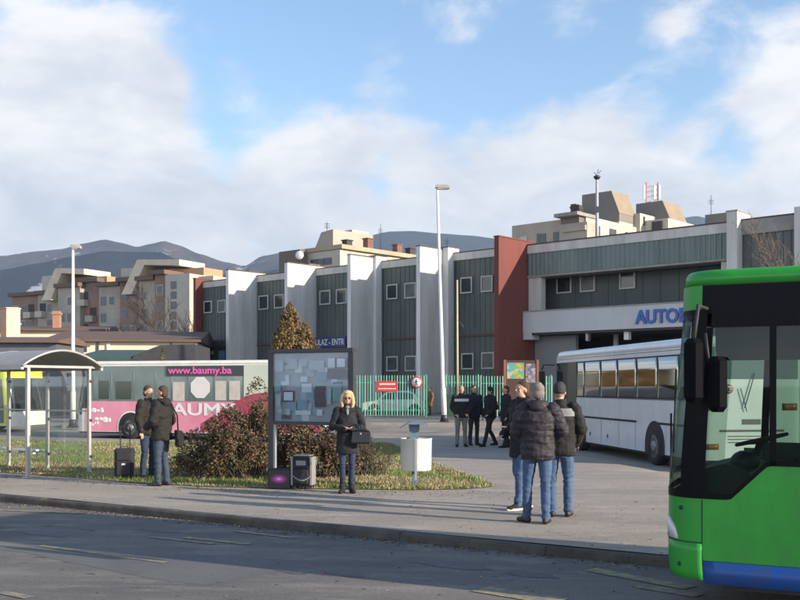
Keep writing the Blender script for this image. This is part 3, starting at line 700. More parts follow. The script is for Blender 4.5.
# sunlit end wall
xe = loc_at(LB, 166, -8)
mb = MB(); mb.box(xe, xe+5, -8.2, 9, 0, zl(LB, 166, 275, -8)); mb.box(xe+5, xe+8, -6, 9, 0, zl(LB, 166, 277, -8)); mb.build('wall', aptw, LB)
mb = MB()
for fl in range(6):
    mb.box(xe+1.2, xe+2.4, -8.28, -8.2, zl(LB, 166, 282+fl*10, -8)-1.2, zl(LB, 166, 282+fl*10, -8)); mb.box(xe+5.7, xe+6.6, -6.08, -6.0, zl(LB, 166, 283+fl*10, -8)-1.2, zl(LB, 166, 283+fl*10, -8))
mb.build('window', rw, LB)
# rooftop gables lit by the sun
for (pa, pb, p1, pt, yo, ll) in [(42, 58, 50, 272, -2, 12), (121, 139, 130, 264, -5, 14)]:
    x0 = loc_at(LB, pa, yo); x1 = loc_at(LB, pb, yo); zt = zl(LB, pa, pt, yo); zb_ = zt-5.4
    mb = MB(); mb.box(x0, x0+3.2, yo, yo+8, zb_+1.5, zt-.8); mb.build('roof_box', aptw, LB)
    mb = MB(); mb.prism_y([(x0+1.5, zb_), (x0+3.8, zb_), (x0+6.5, zt-.7), (x0+ll, zt-1.2), (x0+ll, zt-.2), (x0+5, zt+.3)], yo-1.5, yo+5); mb.build('gable', mat('cream_gable', (.60, .52, .40), .85, vs=.4, col2=(.48, .40, .3)), LB)
    mb = MB(); mb.box(x0+6.5, x0+ll+3, yo+1, yo+6, zb_+1, zt-1.4); mb.build('penthouse', mat('orange_panel', (.42, .24, .13), .9, vs=.5, col2=(.35, .22, .13)), LB)
AX = TX; AY = TY

# low sunlit buildings behind the pink bus
cream = mat('cream_house_wall', (.66, .59, .45), .9, vs=.4, col2=(.55, .49, .38), bump=.1)
brownr = mat('brown_sheet_roof', (.14, .085, .06), .8, vs=.8, col2=(.10, .065, .05))
def lowhouse(name, label, pa, pb, Y, pt_wall, pt_roof, depth, m=cream, rm=brownr, tilt=0.0, wins=()):
    xa = (pa-400)/F*Y; xb = (pb-400)/F*Y; th = thing(name, label, 'house', ((xa+xb)/2, Y, 0.1), tilt); hw = (xb-xa)/2; z = zat(pt_wall, Y)-.1; zr = zat(pt_roof, Y+depth/2)-.1
    mb = MB(); mb.box(-hw, hw, 0, depth, 0, z); mb.build('wall', m, th)
    mb = MB(); mb.prism_x([(-.5, z+.01), (depth+.5, z+.01), (depth+.5, z+.15), (depth/2, zr), (-.5, z+.15)], -hw-.3, hw+.3); rf = mb.build('roof', rm, th)
    for (a, b, c, d) in wins:
        x0 = (a-400)/F*Y-(xa+xb)/2; x1 = (b-400)/F*Y-(xa+xb)/2; mb = MB(); mb.box(x0, x1, -.06, 0, zat(d, Y)-.1, zat(c, Y)-.1); mb.build('window', rw, th)
    return th, rf, hw, z, zr
h1, r1_, hw, z, zr = lowhouse('low_house', 'long cream walled house with brown sheet roof behind the pink bus', 50, 196, 72, 342, 331.5, 14, tilt=R(6), wins=[(79, 88, 346, 352), (97, 99.5, 341, 352), (169, 171, 341, 352)])
for px in (109, 50.5): 
    x0 = (px-400)/F*72-((50-400)+(196-400))/2/F*72; mb = MB(); mb.box(x0-.12, x0+.12, -.12, -.0, 0, z); mb.build('downpipe', white_steel, h1)
h2, r2_, hw, z2, zr2 = lowhouse('low_house', 'cream house with an orange chimney at the left picture edge', -30, 98, 84, 331, 326, 12, tilt=R(6))
for (px, pt, wd, m) in [(65.5, 312, .55, mat('orange_chimney', (.32, .17, .11), .9)), (26.5, 322, .5, aptw)]:
    x0 = (px-400)/F*88-((-30-400)+(98-400))/2/F*84; mb = MB(); mb.box(x0-wd/2, x0+wd/2, 2, 2.9, z2-1, zat(pt, 86)); mb.box(x0-wd/2-.08, x0+wd/2+.08, 1.92, 2.98, zat(pt, 86)-.3, zat(pt, 86)-.15); mb.build('chimney', m, r2_)
th = thing('chimney_tower', 'broad cream twin chimney tower left of the lamp post', 'chimney', (at(10.5, 340, 80).x, 80, 0), R(8))
for dx, wd, pt, m in ((-.55, .45, 309, brownr), (.1, .85, 308.5, cream)):
    mb = MB(); mb.box(dx-wd/2, dx+wd/2, 0, 1, 0, zat(pt, 80)); mb.box(dx-wd/2-.05, dx+wd/2+.05, -.05, 1.05, zat(pt, 80), zat(pt, 80)+.1); mb.build('chimney_shaft', m, th)
lowhouse('shed', 'grey sheet metal shed with pale end boards behind the shelter roof', -30, 56, 62, 343, 337, 6, mat('grey_blue_sheet', (.10, .115, .14), .6, vs=.5, col2=(.07, .08, .10)), brownr, tilt=R(2))
# green roofed kiosk row
kr = mat('green_sheet_roof', (.035, .075, .06), .6, vs=.6, col2=(.025, .055, .045)); kd = mat('charcoal_roof', (.035, .036, .042), .7, var=.2)
th = thing('market_kiosk', 'dark kiosk with green and charcoal sheet roof behind the pink bus', 'kiosk', (at(140, 350, 56).x, 56, .1), R(3))
mb = MB(); mb.prism_x([(-1, 3.25), (5, 3.25), (5, 4.1), (-1, 3.5)], -3.4, -.3); mb.build('roof', kr, th, 'green sheet roof')
mb = MB(); mb.prism_y([(-.4, 3.2), (3.2, 3.2), (3.2, 4.2), (1.3, 4.15), (-.1, 3.6)], -1, 5); mb.build('roof', kd, th, 'charcoal hipped roof')
mb = MB(); mb.box(-3.2, 3.0, 0, 4.5, 0, 3.2); mb.build('wall', dk, th)

# ------------------------------------------------------------------ trees
bark = mat('bark', (.085, .065, .05), .95, vs=8, col2=(.05, .04, .032))
barkl = mat('pale_bark', (.16, .12, .09), .95, vs=8, col2=(.10, .075, .06))
def bare_tree(name, label, x, y, z, H, spread, seed, m, levels=4, lean=0.0, r0=.16, group=None, thin=1.0):
    random.seed(seed); th = thing(name, label, 'tree', (x, y, z), 0, group)
    tr_ = MB(); cr = MB()
    def br(p, d, ln, r, lv, mbx):
        pts = [p]; rr = [r]; q = p.copy(); dd = d.copy(); n_ = 4
        for k in range(n_):
            dd = (dd+Vector((random.uniform(-.16, .16), random.uniform(-.16, .16), random.uniform(-.04, .14)))).normalized()
            q = q+dd*ln/n_; pts.append(q.copy()); rr.append(max(r*(1-.62*(k+1)/n_), .006*thin))
        mbx.tube(pts, rr, 6 if lv < 2 else (4 if lv < 3 else 3))
        if lv >= levels: return
        nb_ = [0, 5, 6, 5, 4, 3][min(lv+1, 5)]
        for k in range(nb_):
            t = .3+.7*(k+.6)/nb_; i = min(int(t*n_), n_-1); s = pts[i].lerp(pts[i+1], t*n_-i)
            a = random.uniform(0, 6.28); side = Vector((math.cos(a), math.sin(a), random.uniform(.0, .5)))*spread
            br(s, (dd*.7+side).normalized(), ln*random.uniform(.45, .68), max(rr[i]*.55, .007*thin), lv+1, cr)
    br(Vector((0, 0, -.05)), Vector((lean, 0, 1)).normalized(), H*.55, r0, 0, tr_)
    tr_.build('trunk', m, th); cr.build('crown', m, th); return th
bare_tree('bare_tree', 'bare brown tree against the sunlit end of the left apartment block', at(172, 340, 100).x, 100, .1, 12.5, .5, 4, bark, 4, 0, .22, thin=2.6)
bare_tree('bare_tree', 'slender bare tree leaning before the left block end, close to the station corner', at(187, 340, 96).x, 96, .1, 8.5, .45, 9, bark, 4, -.05, .16, thin=2.4)
bare_tree('bare_tree', 'small bare tree in front of the middle of the left apartment block', at(110, 345, 100).x, 100, .1, 9.5, .7, 6, bark, 4, 0, .18, thin=2.4)
bare_tree('bare_tree', 'bare tree with pale drooping twigs above the green bus', at(826, 380, 36).x, 36, .0, 8.9, .6, 12, barkl, 4, -.02, .12, thin=1.0)
# leaf helpers
def leaf(mbx, p, s, mi, flat=0.6):
    a = Vector((random.gauss(0, 1), random.gauss(0, 1), random.gauss(0, flat))).normalized(); b = a.cross(Vector((random.gauss(0, 1), random.gauss(0, 1), random.gauss(0, 1)))).normalized()
    a *= s; b *= s*.6; mbx.quad(p-a, p+b*.8, p+a, p-b*.8, mi)
leafs = [mat('leaf_brown', (.125, .08, .045), .8, var=.3, vs=6), mat('leaf_olive', (.085, .075, .035), .8, var=.3, vs=6), mat('leaf_rust', (.13, .06, .035), .8, var=.3, vs=6), mat('leaf_dark', (.03, .034, .02), .8, var=.3, vs=6)]
def bush(name, label, cx, cy, lobes, nleaf, seed, mix, ls=.035, twigs=90, group=None):
    random.seed(seed); th = thing(name, label, 'shrub', (cx, cy, gz(cx, cy)), 0, group); lf = MB(); st = MB()
    tot = sum(l[3]*l[4]*l[5] for l in lobes)
    for l in lobes:
        x, y, z, rx, ry, rz_ = l
        for k in range(int(nleaf*rx*ry*rz_/tot)):
            v = Vector((random.gauss(0, 1), random.gauss(0, 1), random.gauss(0, 1))).normalized()*(random.random()**.4)
            p = Vector((x+v.x*rx, y+v.y*ry, z+v.z*rz_)); n_ = noise.noise(p*3.2+Vector((seed, 0, 0)))
            if n_ < -.12 or p.z < .02: continue
            if n_ < .05 and random.random() < .5: continue
            r_ = random.random(); mi = 0
            acc = 0
            for q, wgt in enumerate(mix):
                acc += wgt
                if r_ < acc: mi = q; break
            leaf(lf, p, ls*random.uniform(.6, 1.4), mi)
        for k in range(max(6, int(twigs*rx*ry*rz_/tot))):
            b0 = Vector((x+random.uniform(-.5, .5)*rx, y+random.uniform(-.5, .5)*ry, 0)); v = Vector((random.gauss(0, .8), random.gauss(0, .8), abs(random.gauss(.4, .6)))).normalized()*random.uniform(.8, 1.18)
            e_ = Vector((x+v.x*rx, y+v.y*ry, max(.1, z+v.z*rz_))); mid = b0.lerp(e_, .55)+Vector((random.uniform(-.08, .08), random.uniform(-.08, .08), .08))
            st.tube([b0, mid, e_], [.010, .007, .003], 4)
            for q in range(4): 
                s_ = mid.lerp(e_, random.random()); st.tube([s_, s_+Vector((random.uniform(-.15, .15), random.uniform(-.15, .15), random.uniform(.02, .2)))], [.004, .002], 3)
    lf.build('foliage', leafs, th); st.build('stems', bark, th); return th
bush('shrub', 'large brown leaved shrub left of the notice board', -3.45, 19.9, [(0.15, 0, .66, .75, .6, .74), (.55, .1, .80, .5, .5, .70), (-.45, 0, .5, .55, .5, .55), (.62, 0, 1.3, .28, .25, .75), (-.9, .0, .25, .3, .35, .3), (.35, 0, 1.28, .5, .3, .28)], 38000, 21, (.48, .26, .10, .16), ls=.029)
bush('shrub', 'brown hedge shrub directly behind the notice board legs', -1.55, 20.2, [(-.5, 0, .55, .6, .5, .66), (.1, 0, .52, .55, .5, .62), (.5, .1, .42, .32, .4, .48), (-.85, .1, .7, .3, .3, .6)], 26000, 22, (.6, .18, .07, .15))
bush('shrub', 'wispy low shrub of bare twigs beside the woman', -.72, 20.6, [(-.1, 0, .40, .35, .4, .42), (.25, 0, .32, .35, .3, .3)], 300, 23, (.7, .2, .05, .05), twigs=70)
# rusty conifer
random.seed(5)
th = thing('conifer', 'rust brown conifer standing in front of the station wall', 'tree', (at(293, 400, 46).x, 46, .26))
lf = MB(); st = MB(); st.tube([(0, 0, -.1), (.05, 0, 3), (-.05, 0, 5.0)], [.12, .08, .02], 8)
for (ox, oy, H_, rb) in [(-.15, 0, 5.65, 1.65), (.5, .1, 4.75, 1.3), (1.2, .0, 3.55, 1.05), (-.6, -.1, 4.6, 1.2)]:
    for k in range(11000):
        h = random.random()**.9; rr = rb*(1-h)**.6*(.85+.4*noise.noise(Vector((h*9, ox*7, math.floor(random.random()*6)))))
        a = random.uniform(0, 6.28); q = random.random()**.45; rr *= 1+.25*noise.noise(Vector((math.cos(a)*2+ox, math.sin(a)*2, h*8)))
        p = Vector((ox+math.cos(a)*rr*q, oy+math.sin(a)*rr*q, .3+h*(H_-.3)-.15*q))
        if noise.noise(p*2.6) < -.3: continue
        leaf(lf, p, random.uniform(.04, .10), 0 if random.random() < .5 else (1 if random.random() < .7 else 2), 1.5)
lf.build('crown', [mat('conifer_rust', (.20, .115, .045), .85, var=.25), mat('conifer_olive', (.13, .105, .04), .85, var=.25), mat('conifer_dark', (.07, .05, .025), .85, var=.25)], th); st.build('trunk', bark, th)
# dull green small thuja behind the pink bus
th = thing('conifer', 'small pointed thuja tip behind the pink bus roof', 'tree', (at(162.5, 400, 48).x, 48, .0)); lf = MB()
for k in range(2600):
    h = random.random()**.8; rr = .5*(1-h)**.8; a = random.uniform(0, 6.28); q = random.random()**.5
    leaf(lf, Vector((math.cos(a)*rr*q, math.sin(a)*rr*q, .1+h*3.75)), .06, random.choice((0, 1)), 1.5)
lf.build('crown', [MATS['conifer_olive'], mat('thuja_green', (.10, .11, .03), .85, var=.2)], th)
mb = MB(); mb.tube([(0, 0, -.05), (0, 0, 3)], [.07, .02], 6); mb.build('trunk', bark, th)

# ------------------------------------------------------------------ buses
class Outline:
    """plan outline of a bus: x to the rear, y from the left side (0) to the right side (W)"""
    def __init__(s, Ln, W, rc=.35, rr=.15, bow=.06, rake=None):
        s.L, s.W, s.rc, s.rr = Ln, W, rc, rr; s.rake = rake or (lambda z: 0.0); P = []
        def arc(cx, cy, r, a0, a1, n): return [(cx+r*math.cos(R(a0+(a1-a0)*k/n)), cy+r*math.sin(R(a0+(a1-a0)*k/n))) for k in range(n+1)]
        n = int((Ln-rc-rr)/.1); P += [(rc+(Ln-rc-rr)*k/n, 0.0) for k in range(n)]
        P += arc(Ln-rr, rr, rr, -90, 0, 6)
        P += [(Ln, rr+(W-2*rr)*k/8) for k in range(1, 8)]
        P += arc(Ln-rr, W-rr, rr, 0, 90, 6)
        P += [(Ln-rr-(Ln-rc-rr)*k/n, W) for k in range(1, n)]
        P += arc(rc, W-rc, rc, 90, 180, 10)
        P += [(-bow*math.sin(math.pi*k/10), W-rc-(W-2*rc)*k/10) for k in range(1, 10)]
        P += arc(rc, rc, rc, 180, 270, 10)[:-1]
        s.P = [Vector(p) for p in P]; s.c = [0]
        for a, b in zip(s.P, s.P[1:]+s.P[:1]): s.c.append(s.c[-1]+(b-a).length)
        s.T = s.c[-1]; s.cl = rc*math.pi/2
    def pt(s, t, z, off=0.0):
        t %= s.T
        lo, hi = 0, len(s.c)-1
        while hi-lo > 1:
            m = (lo+hi)//2
            if s.c[m] <= t: lo = m
            else: hi = m
        a = s.P[lo]; b = s.P[(lo+1) % len(s.P)]; d = (b-a).normalized(); p = a+d*(t-s.c[lo])
        # smooth normal
        pr = s.P[lo-1]; nx = s.P[(lo+2) % len(s.P)]; f_ = (t-s.c[lo])/max(1e-9, s.c[lo+1]-s.c[lo])
        d = ((a-pr).normalized()*(1-f_)+(b-a).normalized()+(nx-b).normalized()*f_).normalized()
        nrm = Vector((d.y, -d.x)); q = p+nrm*off
        wgt = max(0.0, 1-max(0, p.x)/.9); return Vector((q.x+s.rake(z)*wgt, q.y, z))
    def patch(s, mbx, t0, t1, z0, z1, off=0.0, mi=0, th=0.0, step=.1, nzv=None):
        f0 = z0 if callable(z0) else (lambda t, v=z0: v); f1 = z1 if callable(z1) else (lambda t, v=z1: v)
        n = max(1, int(math.ceil((t1-t0)/step))); nzz = nzv or max(1, int((f1(t0)-f0(t0))/.35)+1)
        def grid(o_):
            i = len(mbx.v)
            for a in range(n+1):
                t = t0+(t1-t0)*a/n; lo, hi = f0(t), f1(t)
                for b in range(nzz+1): mbx.v.append(tuple(s.pt(t, lo+(hi-lo)*b/nzz, o_)))
            return i
        i = grid(off)
        for a in range(n):
            for b in range(nzz):
                k = i+a*(nzz+1)+b; mbx.face((k, k+nzz+1, k+nzz+2, k+1), mi, True)
        if th:
            j = grid(off-th)
            for a in range(n):
                for b in range(nzz):
                    k = j+a*(nzz+1)+b; mbx.face((k, k+1, k+nzz+2, k+nzz+1), mi, True)
            for a in range(n):
                for b in (0, nzz):
                    k = i+a*(nzz+1)+b; l = j+a*(nzz+1)+b; mbx.face((k, k+nzz+1, l+nzz+1, l), mi)
            for a in (0, n):
                for b in range(nzz):
                    k = i+a*(nzz+1)+b; l = j+a*(nzz+1)+b; mbx.face((k, k+1, l+1, l), mi)
    def roof(s, mbx, zt, prof, mi=0):
        n = 150; rs = []
        for off, z in prof: rs.append([tuple(s.pt(s.T*k/n, z, off)) for k in range(n)])
        mbx.rings(rs, mi, True, True)
def wheel(parent, x, y, r=.48, wd=.28, side=-1, name='wheel', z=None):
    # side -1: outer face looks to -y
    z = r if z is None else z
    mb = MB(); mb.lathe([(r*.62, 0), (r*.93, 0), (r, side*-.04), (r, side*-(wd-.04)), (r*.93, side*-wd), (r*.3, side*-wd)], (x, y, z), 'y', 28); w_ = mb.build(name, tyre_m, parent)
    mb = MB(); mb.lathe([(r*.62, side*.0), (r*.60, side*-.01), (r*.52, side*-.07), (r*.30, side*-.05), (r*.28, side*.01), (r*.16, side*.025), (.005, side*.025)], (x, y, z), 'y', 24)
    for k in range(8):
        a = k*math.pi/4; mb.lathe([(.014, 0), (.014, side*.02), (.004, side*.02)], (x+math.cos(a)*r*.24, y+side*.008, z+math.sin(a)*r*.24), 'y', 6)
    mb.build('rim', rim_m, w_); return w_
def arch(o, mbx, u, r, y, side=-1):
    # flat dark half disc on the side, its colour standing in for the shaded wheel opening
    pts = []
    for k in range(21):
        a = math.pi*k/20; pts.append((u+math.cos(a)*r, o+math.sin(a)*r))
    pts += [(u-r, .28), (u+r, .28)]
    mbx.prism_y(pts, y, y+side*.008)
glass_dark = mat('coach_window_glass', (.02, .024, .026), .04, var=0, spec=1.0)
coated = mat('coated_coach_glass', (.52, .50, .45), .07, 1.0, var=0)

# --- white coach
GW = 3.15; LW = 11.2; WW = 2.5
wc = thing('coach', 'white coach parked in front of the station entrance', 'bus', (5.17, 33.8, 0), math.atan2(-.989, .148))
ow_ = Outline(LW, WW, .3, .16, .05, lambda z: .22*sstep(1.2, 3.1, z))
whitep = mat('white_coach_paint', (.62, .63, .65), .25, var=.02, vs=.6, coat=.5)
mb = MB(); ow_.patch(mb, 0, ow_.T, .30, 2.92, nzv=9); ow_.roof(mb, 0, [(0, 2.92), (-.02, 3.02), (-.07, 3.10), (-.18, 3.15), (-.5, 3.17)]); mb.build('body', whitep, wc)
mb = MB(); ow_.roof(mb, 0, [(-.06, .22), (-.05, .31)]); mb.build('underside', black_rub, wc)
LT = LW-.3-.16      # t range of the left side
def upx(P0, U, px):  # distance behind P0 where the side crosses that column
    r = (px-400)/F; return (P0.x-r*P0.y)/(r*U.y-U.x)
PW = Vector((5.17, 33.8)); UW = Vector((.148, -.989))
brk = [upx(PW, UW, p) for p in (577, 584.4, 600.6, 617.4, 636.6, 657.5, 679, 699)]
for a, b in zip(brk, brk[1:]):
    mb = MB(); ow_.patch(mb, a-.3+.03, b-.3-.03, 1.70, 2.72, .010, th=.006); wo = mb.build('window', coated, wc)
mb = MB(); ow_.patch(mb, brk[0]-.36, brk[-1]-.24, 1.66, 2.76, .003); mb.build('window_band', black_rub, wc)
mb = MB()
for sgn in (1,):
    a = ow_.T-ow_.cl-(WW-.6)-.15; ow_.patch(mb, a+.3, ow_.T-.3, 1.25, 2.72, .010)
mb.build('windscreen', glass_dark, wc)
mb = MB(); ow_.patch(mb, -.1, brk[0]-.36, 1.40, 2.76, .006); mb.build('driver_window', glass_dark, wc)
mb = MB()   # right side windows
rs0 = LT+ow_.rr*math.pi+ (WW-2*.16) 
for k in range(6): ow_.patch(mb, rs0+.4+k*1.6, rs0+1.85+k*1.6, 1.7, 2.72, .008)
mb.build('window', glass_dark, wc)
mb = MB(); ow_.patch(mb, brk[1]-.3, brk[4]-.3, 1.03, 1.09, .008); ow_.patch(mb, brk[5]-.25, LT, 1.03, 1.09, .008); mb.build('trim_strip', black_rub, wc)
mb = MB()
for u in (brk[1], brk[2]+.05, brk[3]+.1, brk[4]-.1, brk[5]+.5, 9.6, 10.6): ow_.patch(mb, u-.3, u-.3+.015, .33, 1.02, .004)
ow_.patch(mb, .1, LT, 1.64, 1.655, .004); ow_.patch(mb, .1, LT, 2.86, 2.875, .004)
mb.build('panel_seams', mat('seam_grey', (.10, .10, .11), .6, var=0), wc)
for u in (brk[1]+.5, brk[2]+.55):
    mb = MB(); ow_.patch(mb, u-.3, u-.22, .52, .62, .010); mb.build('hatch_handle', black_rub, wc)
for u, s_ in ((2.75, -1), (8.6, -1)):
    mb = MB(); arch(.5, mb, u, .62, -.001); mb.build('wheel_arch', black_rub, wc); wheel(wc, u, -.035, .48, .28, -1)
for u in (2.75, 8.6): wheel(wc, u, WW+.02, .48, .28, 1)
# rear face: window, lamps, speed sticker
tR = LT+.16*math.pi/2; wR = WW-.32
mb = MB(); ow_.patch(mb, tR-.04, tR+wR+.04, 2.16, 2.90, .008); mb.build('rear_window', mat('teal_rear_glass', (.05, .10, .10), .08, var=0, spec=.9), wc)
amb = mat('amber_lens', (.33, .10, .04), .3, var=.1); 
for a, b, z0, z1, m in [(-.02, .34, 1.44, 1.60, amb), (wR-.34, wR+.02, 1.44, 1.60, amb), (-.02, .28, .55, .68, amb), (wR-.28, wR+.02, .55, .68, amb)]:
    mb = MB(); ow_.patch(mb, tR+a, tR+b, z0, z1, .012, th=.01); mb.build('tail_light', m, wc)
p_ = ow_.pt(tR+.52, 1.93, .012); mb = MB(); mb.lathe([(.002, -.004), (.105, -.004), (.105, .004), (.002, .004)], (p_.x, p_.y, 1.93), 'x', 24); st_ = mb.build('speed_sticker', mat('sticker_red', (.45, .04, .04), .5, var=0), wc)
mb = MB(); mb.lathe([(.002, 0), (.078, 0), (.078, .003), (.002, .003)], (p_.x+.005, p_.y, 1.93), 'x', 24); mb.build('sticker_field', mat('sticker_white', (.6, .6, .58), .5, var=0), st_)
me_m = Matrix.Translation((p_.x+.0095, p_.y, 1.88)) @ Matrix.Rotation(R(90), 4, 'Z') @ Matrix.Rotation(R(90), 4, 'X')
text_mesh('numerals', '80', .13, black_rub, st_, me_m, .001, .003, 'CENTER')
mb = MB(); ow_.patch(mb, tR+.3, tR+wR-.3, .95, 1.0, .008)
for k in range(3): ow_.patch(mb, tR+.5, tR+wR-.5, .7+k*.07, .72+k*.07, .008)
ow_.patch(mb, tR+.85, tR+1.3, 1.12, 1.24, .01); mb.build('rear_grille', mat('seam_grey', (.10, .10, .11), .6, var=0), wc)
mb = MB(); mb.tube([(p_.x+.03, 1.3, 2.3), (p_.x+.03, 1.05, 1.5)], .012, 5); mb.tube([(p_.x+.03, .95, 1.95), (p_.x+.03, 1.1, 1.42)], .01, 5); mb.build('rear_wiper', black_rub, wc)
# mirrors on arms at the front corner
mb = MB(); mb.tube([(.25, -.02, 2.7), (-.15, -.28, 2.72), (-.22, -.32, 2.55)], .025, 6); mb.box(-.30, -.16, -.42, -.22, 1.95, 2.5, bev=.03); mb.build('mirror', black_rub, wc)
mb = MB(); mb.tube([(.25, WW+.02, 2.7), (-.15, WW+.28, 2.72), (-.22, WW+.32, 2.55)], .025, 6); mb.box(-.30, -.16, WW+.22, WW+.42, 1.95, 2.5, bev=.03); mb.build('mirror', black_rub, wc)

# --- pink advertising bus
PP = Vector((-12.5, 38.5)); UP = Vector((.952, -.307)); pb = thing('city_bus', 'white city bus with pink advertising wrap behind the shrub', 'bus', (PP.x, PP.y, 0), math.atan2(UP.y, UP.x))
op = Outline(10.4, 2.5, .3, .15, .06, lambda z: .28*sstep(.9, 2.9, z))
creamp = mat('cream_white_paint', (.78, .74, .66), .35, var=.05, coat=.3)
pinkp = mat('pink_wrap', (.70, .20, .30), .4, vs=.6, col2=(.78, .33, .40))
def up(px): return upx(PP, UP, px)
Zt = 2.92
tl = 10.4-.45
mb = MB(); op.patch(mb, 0, op.T, 1.40, Zt-.14, nzv=4); op.roof(mb, 0, [(0, Zt-.14), (-.02, Zt-.05), (-.08, Zt), (-.3, Zt+.02)]); mb.build('body', mat('teal_grey_wrap', (.15, .20, .19), .3, var=.25, vs=.8, coat=.2), pb)
mb = MB(); op.patch(mb, 0, op.T, Zt-.19, Zt-.12, .006, th=.004); mb.build('roof_edge', creamp, pb)
mb = MB(); op.roof(mb, 0, [(.004, Zt-.125), (-.016, Zt-.04), (-.076, Zt+.012), (-.3, Zt+.032)]); mb.build('roof', creamp, pb)
mb = MB(); op.patch(mb, 0, op.T, .26, 1.42, .004, nzv=4); mb.build('lower_body', creamp, pb)
mb = MB(); op.patch(mb, .15, up(244)-.3, .28, 1.42, .010, nzv=3); mb.build('advert_wrap', pinkp, pb)
mb = MB(); a0 = up(201)-.3; a1 = up(262)-.3
op.patch(mb, a0, tl, .32, lambda t: .40+1.35*sstep(a0-.6, a1, t)**.8, .0155, step=.12, nzv=4); mb.build('red_swoosh', mat('swoosh_red', (.42, .07, .11), .5, vs=.8, col2=(.32, .04, .07)), pb)
mb = MB(); op.patch(mb, up(244)-.3, tl, 1.4, Zt-.14, .009, nzv=3); mb.build('rear_panel', mat('pale_green_panel', (.60, .64, .50), .4, vs=.8, col2=(.52, .56, .47)), pb)
mb = MB(); op.patch(mb, .0, op.T, .20, .30, -.02); mb.build('skirt', black_rub, pb)
wind = mat('bus_side_glass', (.07, .11, .105), .06, vs=.9, col2=(.17, .22, .20), spec=.9)
edges = [93, 98.5, 111, 113, 133.5, 135, 155, 157, 171, 186.5, 188.5, 213, 214.5, 242.5]
for k in range(0, len(edges), 2):
    u0 = up(edges[k])-.3; u1 = up(edges[k+1])-.3
    mb = MB(); op.patch(mb, u0, u1, 1.46, 2.52 if k else 2.4, .008); mb.build('window', wind, pb)
mb = MB(); op.patch(mb, up(116)-.3, up(131.5)-.3, 1.5, 2.18, .012); op.patch(mb, up(99)-.3, up(109)-.3, 1.5, 2.2, .012); mb.build('opening_window', mat('brighter_glass', (.03, .05, .03), .1, var=0, spec=.8), pb)
mb = MB(); op.patch(mb, op.T-op.cl*.25, op.T, .9, 2.7, .01); op.patch(mb, 0, up(91)-.3, 1.15, 2.62, .012); mb.build('driver_window', glass_dark, pb)
mb = MB(); op.patch(mb, op.T-op.cl-1.9, op.T-op.cl*.35, .95, 2.72, .01); mb.build('windscreen', glass_dark, pb)
mb = MB(); mb.tube([(.15, -.02, 2.6), (-.1, -.2, 2.6)], .02, 6); mb.box(-.18, -.05, -.32, -.14, 2.0, 2.5, bev=.03); mb.build('mirror', black_rub, pb)
mb = MB(); op.patch(mb, up(166)-.3, up(243.5)-.3, 2.36, 2.74, .016); hb = mb.build('header_band', mat('header_black', (.04, .045, .045), .4), pb)
pk = mat('pink_letters', (.80, .12, .42), .5, var=0); wl = mat('white_letters', (.75, .72, .70), .5, var=0)
text_mesh('lettering', 'www.baumy.ba', .36, pk, pb, TM(up(168.5), -.03, 2.46), .004, .008, width=up(232)-up(168.5))
wpo = mat('window_poster', (.62, .58, .52), .6, vs=3, col2=(.5, .42, .36))
for (a, b, c, d) in [(173, 185, 382, 401), (215.5, 226.5, 381, 400), (229.5, 240.5, 381, 399.5)]:
    mb = MB(); op.patch(mb, up(a)-.3, up(b)-.3, zat(d, 37.5), zat(c, 37.5), .018); mb.build('window_poster', wpo, pb)
mb = MB(); uc = up(200.5); zc = zat(387.5, 37); mb.prism_y([(uc+math.cos(R(22.5+45*k))*.42, zc+math.sin(R(22.5+45*k))*.42) for k in range(8)], -.014, -.022); mb.build('window_poster', mat('white_octagon', (.72, .68, .64), .6, var=.05), pb, 'white octagonal window poster')
text_mesh('lettering', 'BAUMY', .62, wl, pb, TM(up(160.5), -.018, .93), .003, .012, width=up(236)-up(160.5))
for (px, py, s_) in [(96, 411, .22), (103, 419, .24), (94, 424, .14)]:
    mb = MB(); u = up(px); z = zat(py, 38)
    for k in range(4): mb.ell((u+(k-1.5)*s_*.8, -.012, z+random.uniform(-.05, .05)), (s_*random.uniform(.25, .6), .004, s_*random.uniform(.25, .55)), 0, 10, 6)
    mb.build('white_motif', wl, pb)
for u in (up(131), 8.0):
    mb = MB(); arch(.48, mb, u, .58, -.012); mb.build('wheel_arch', creamp if u < 5 else black_rub, pb)
    mb = MB(); arch(.48, mb, u, .52, -.021); mb.build('wheel_arch', black_rub, pb); wheel(pb, u, -.045, .44, .28, -1); wheel(pb, u, 2.5, .44, .28, 1)

# --- cream and lime bus at the left edge (faces right, its right side looks at us)
UC = Vector((-.952, .307)); lb = thing('city_bus', 'cream and lime city bus seen through the shelter at the left edge', 'bus', (at(47, 400, 43).x - .3*2.5, 43+.95*2.5, 0), math.atan2(UC.y, UC.x))
oc = Outline(11.5, 2.5, .3, .15, .06, lambda z: .25*sstep(.9, 2.9, z)); limep = mat('lime_paint', (.50, .55, .06), .4, var=.08, coat=.3)
mb = MB(); oc.patch(mb, 0, oc.T, .28, Zt-.1, nzv=6); oc.roof(mb, 0, [(0, Zt-.1), (-.02, Zt-.03), (-.08, Zt), (-.3, Zt+.02)]); mb.build('body', creamp, lb)
rf0 = 11.5-.45+.15*math.pi+2.2     # start (rear) of the right side
rfe = rf0+11.5-.45                 # its front end
mb = MB(); oc.patch(mb, rfe-.9, rfe+.12, .3, 2.8, .006); oc.patch(mb, rfe+.1, oc.T, 2.3, 2.8, .006); mb.build('lime_front', limep, lb)
mb = MB(); oc.patch(mb, rfe+.15, oc.T, .9, 2.35, .012); mb.build('windscreen', glass_dark, lb)
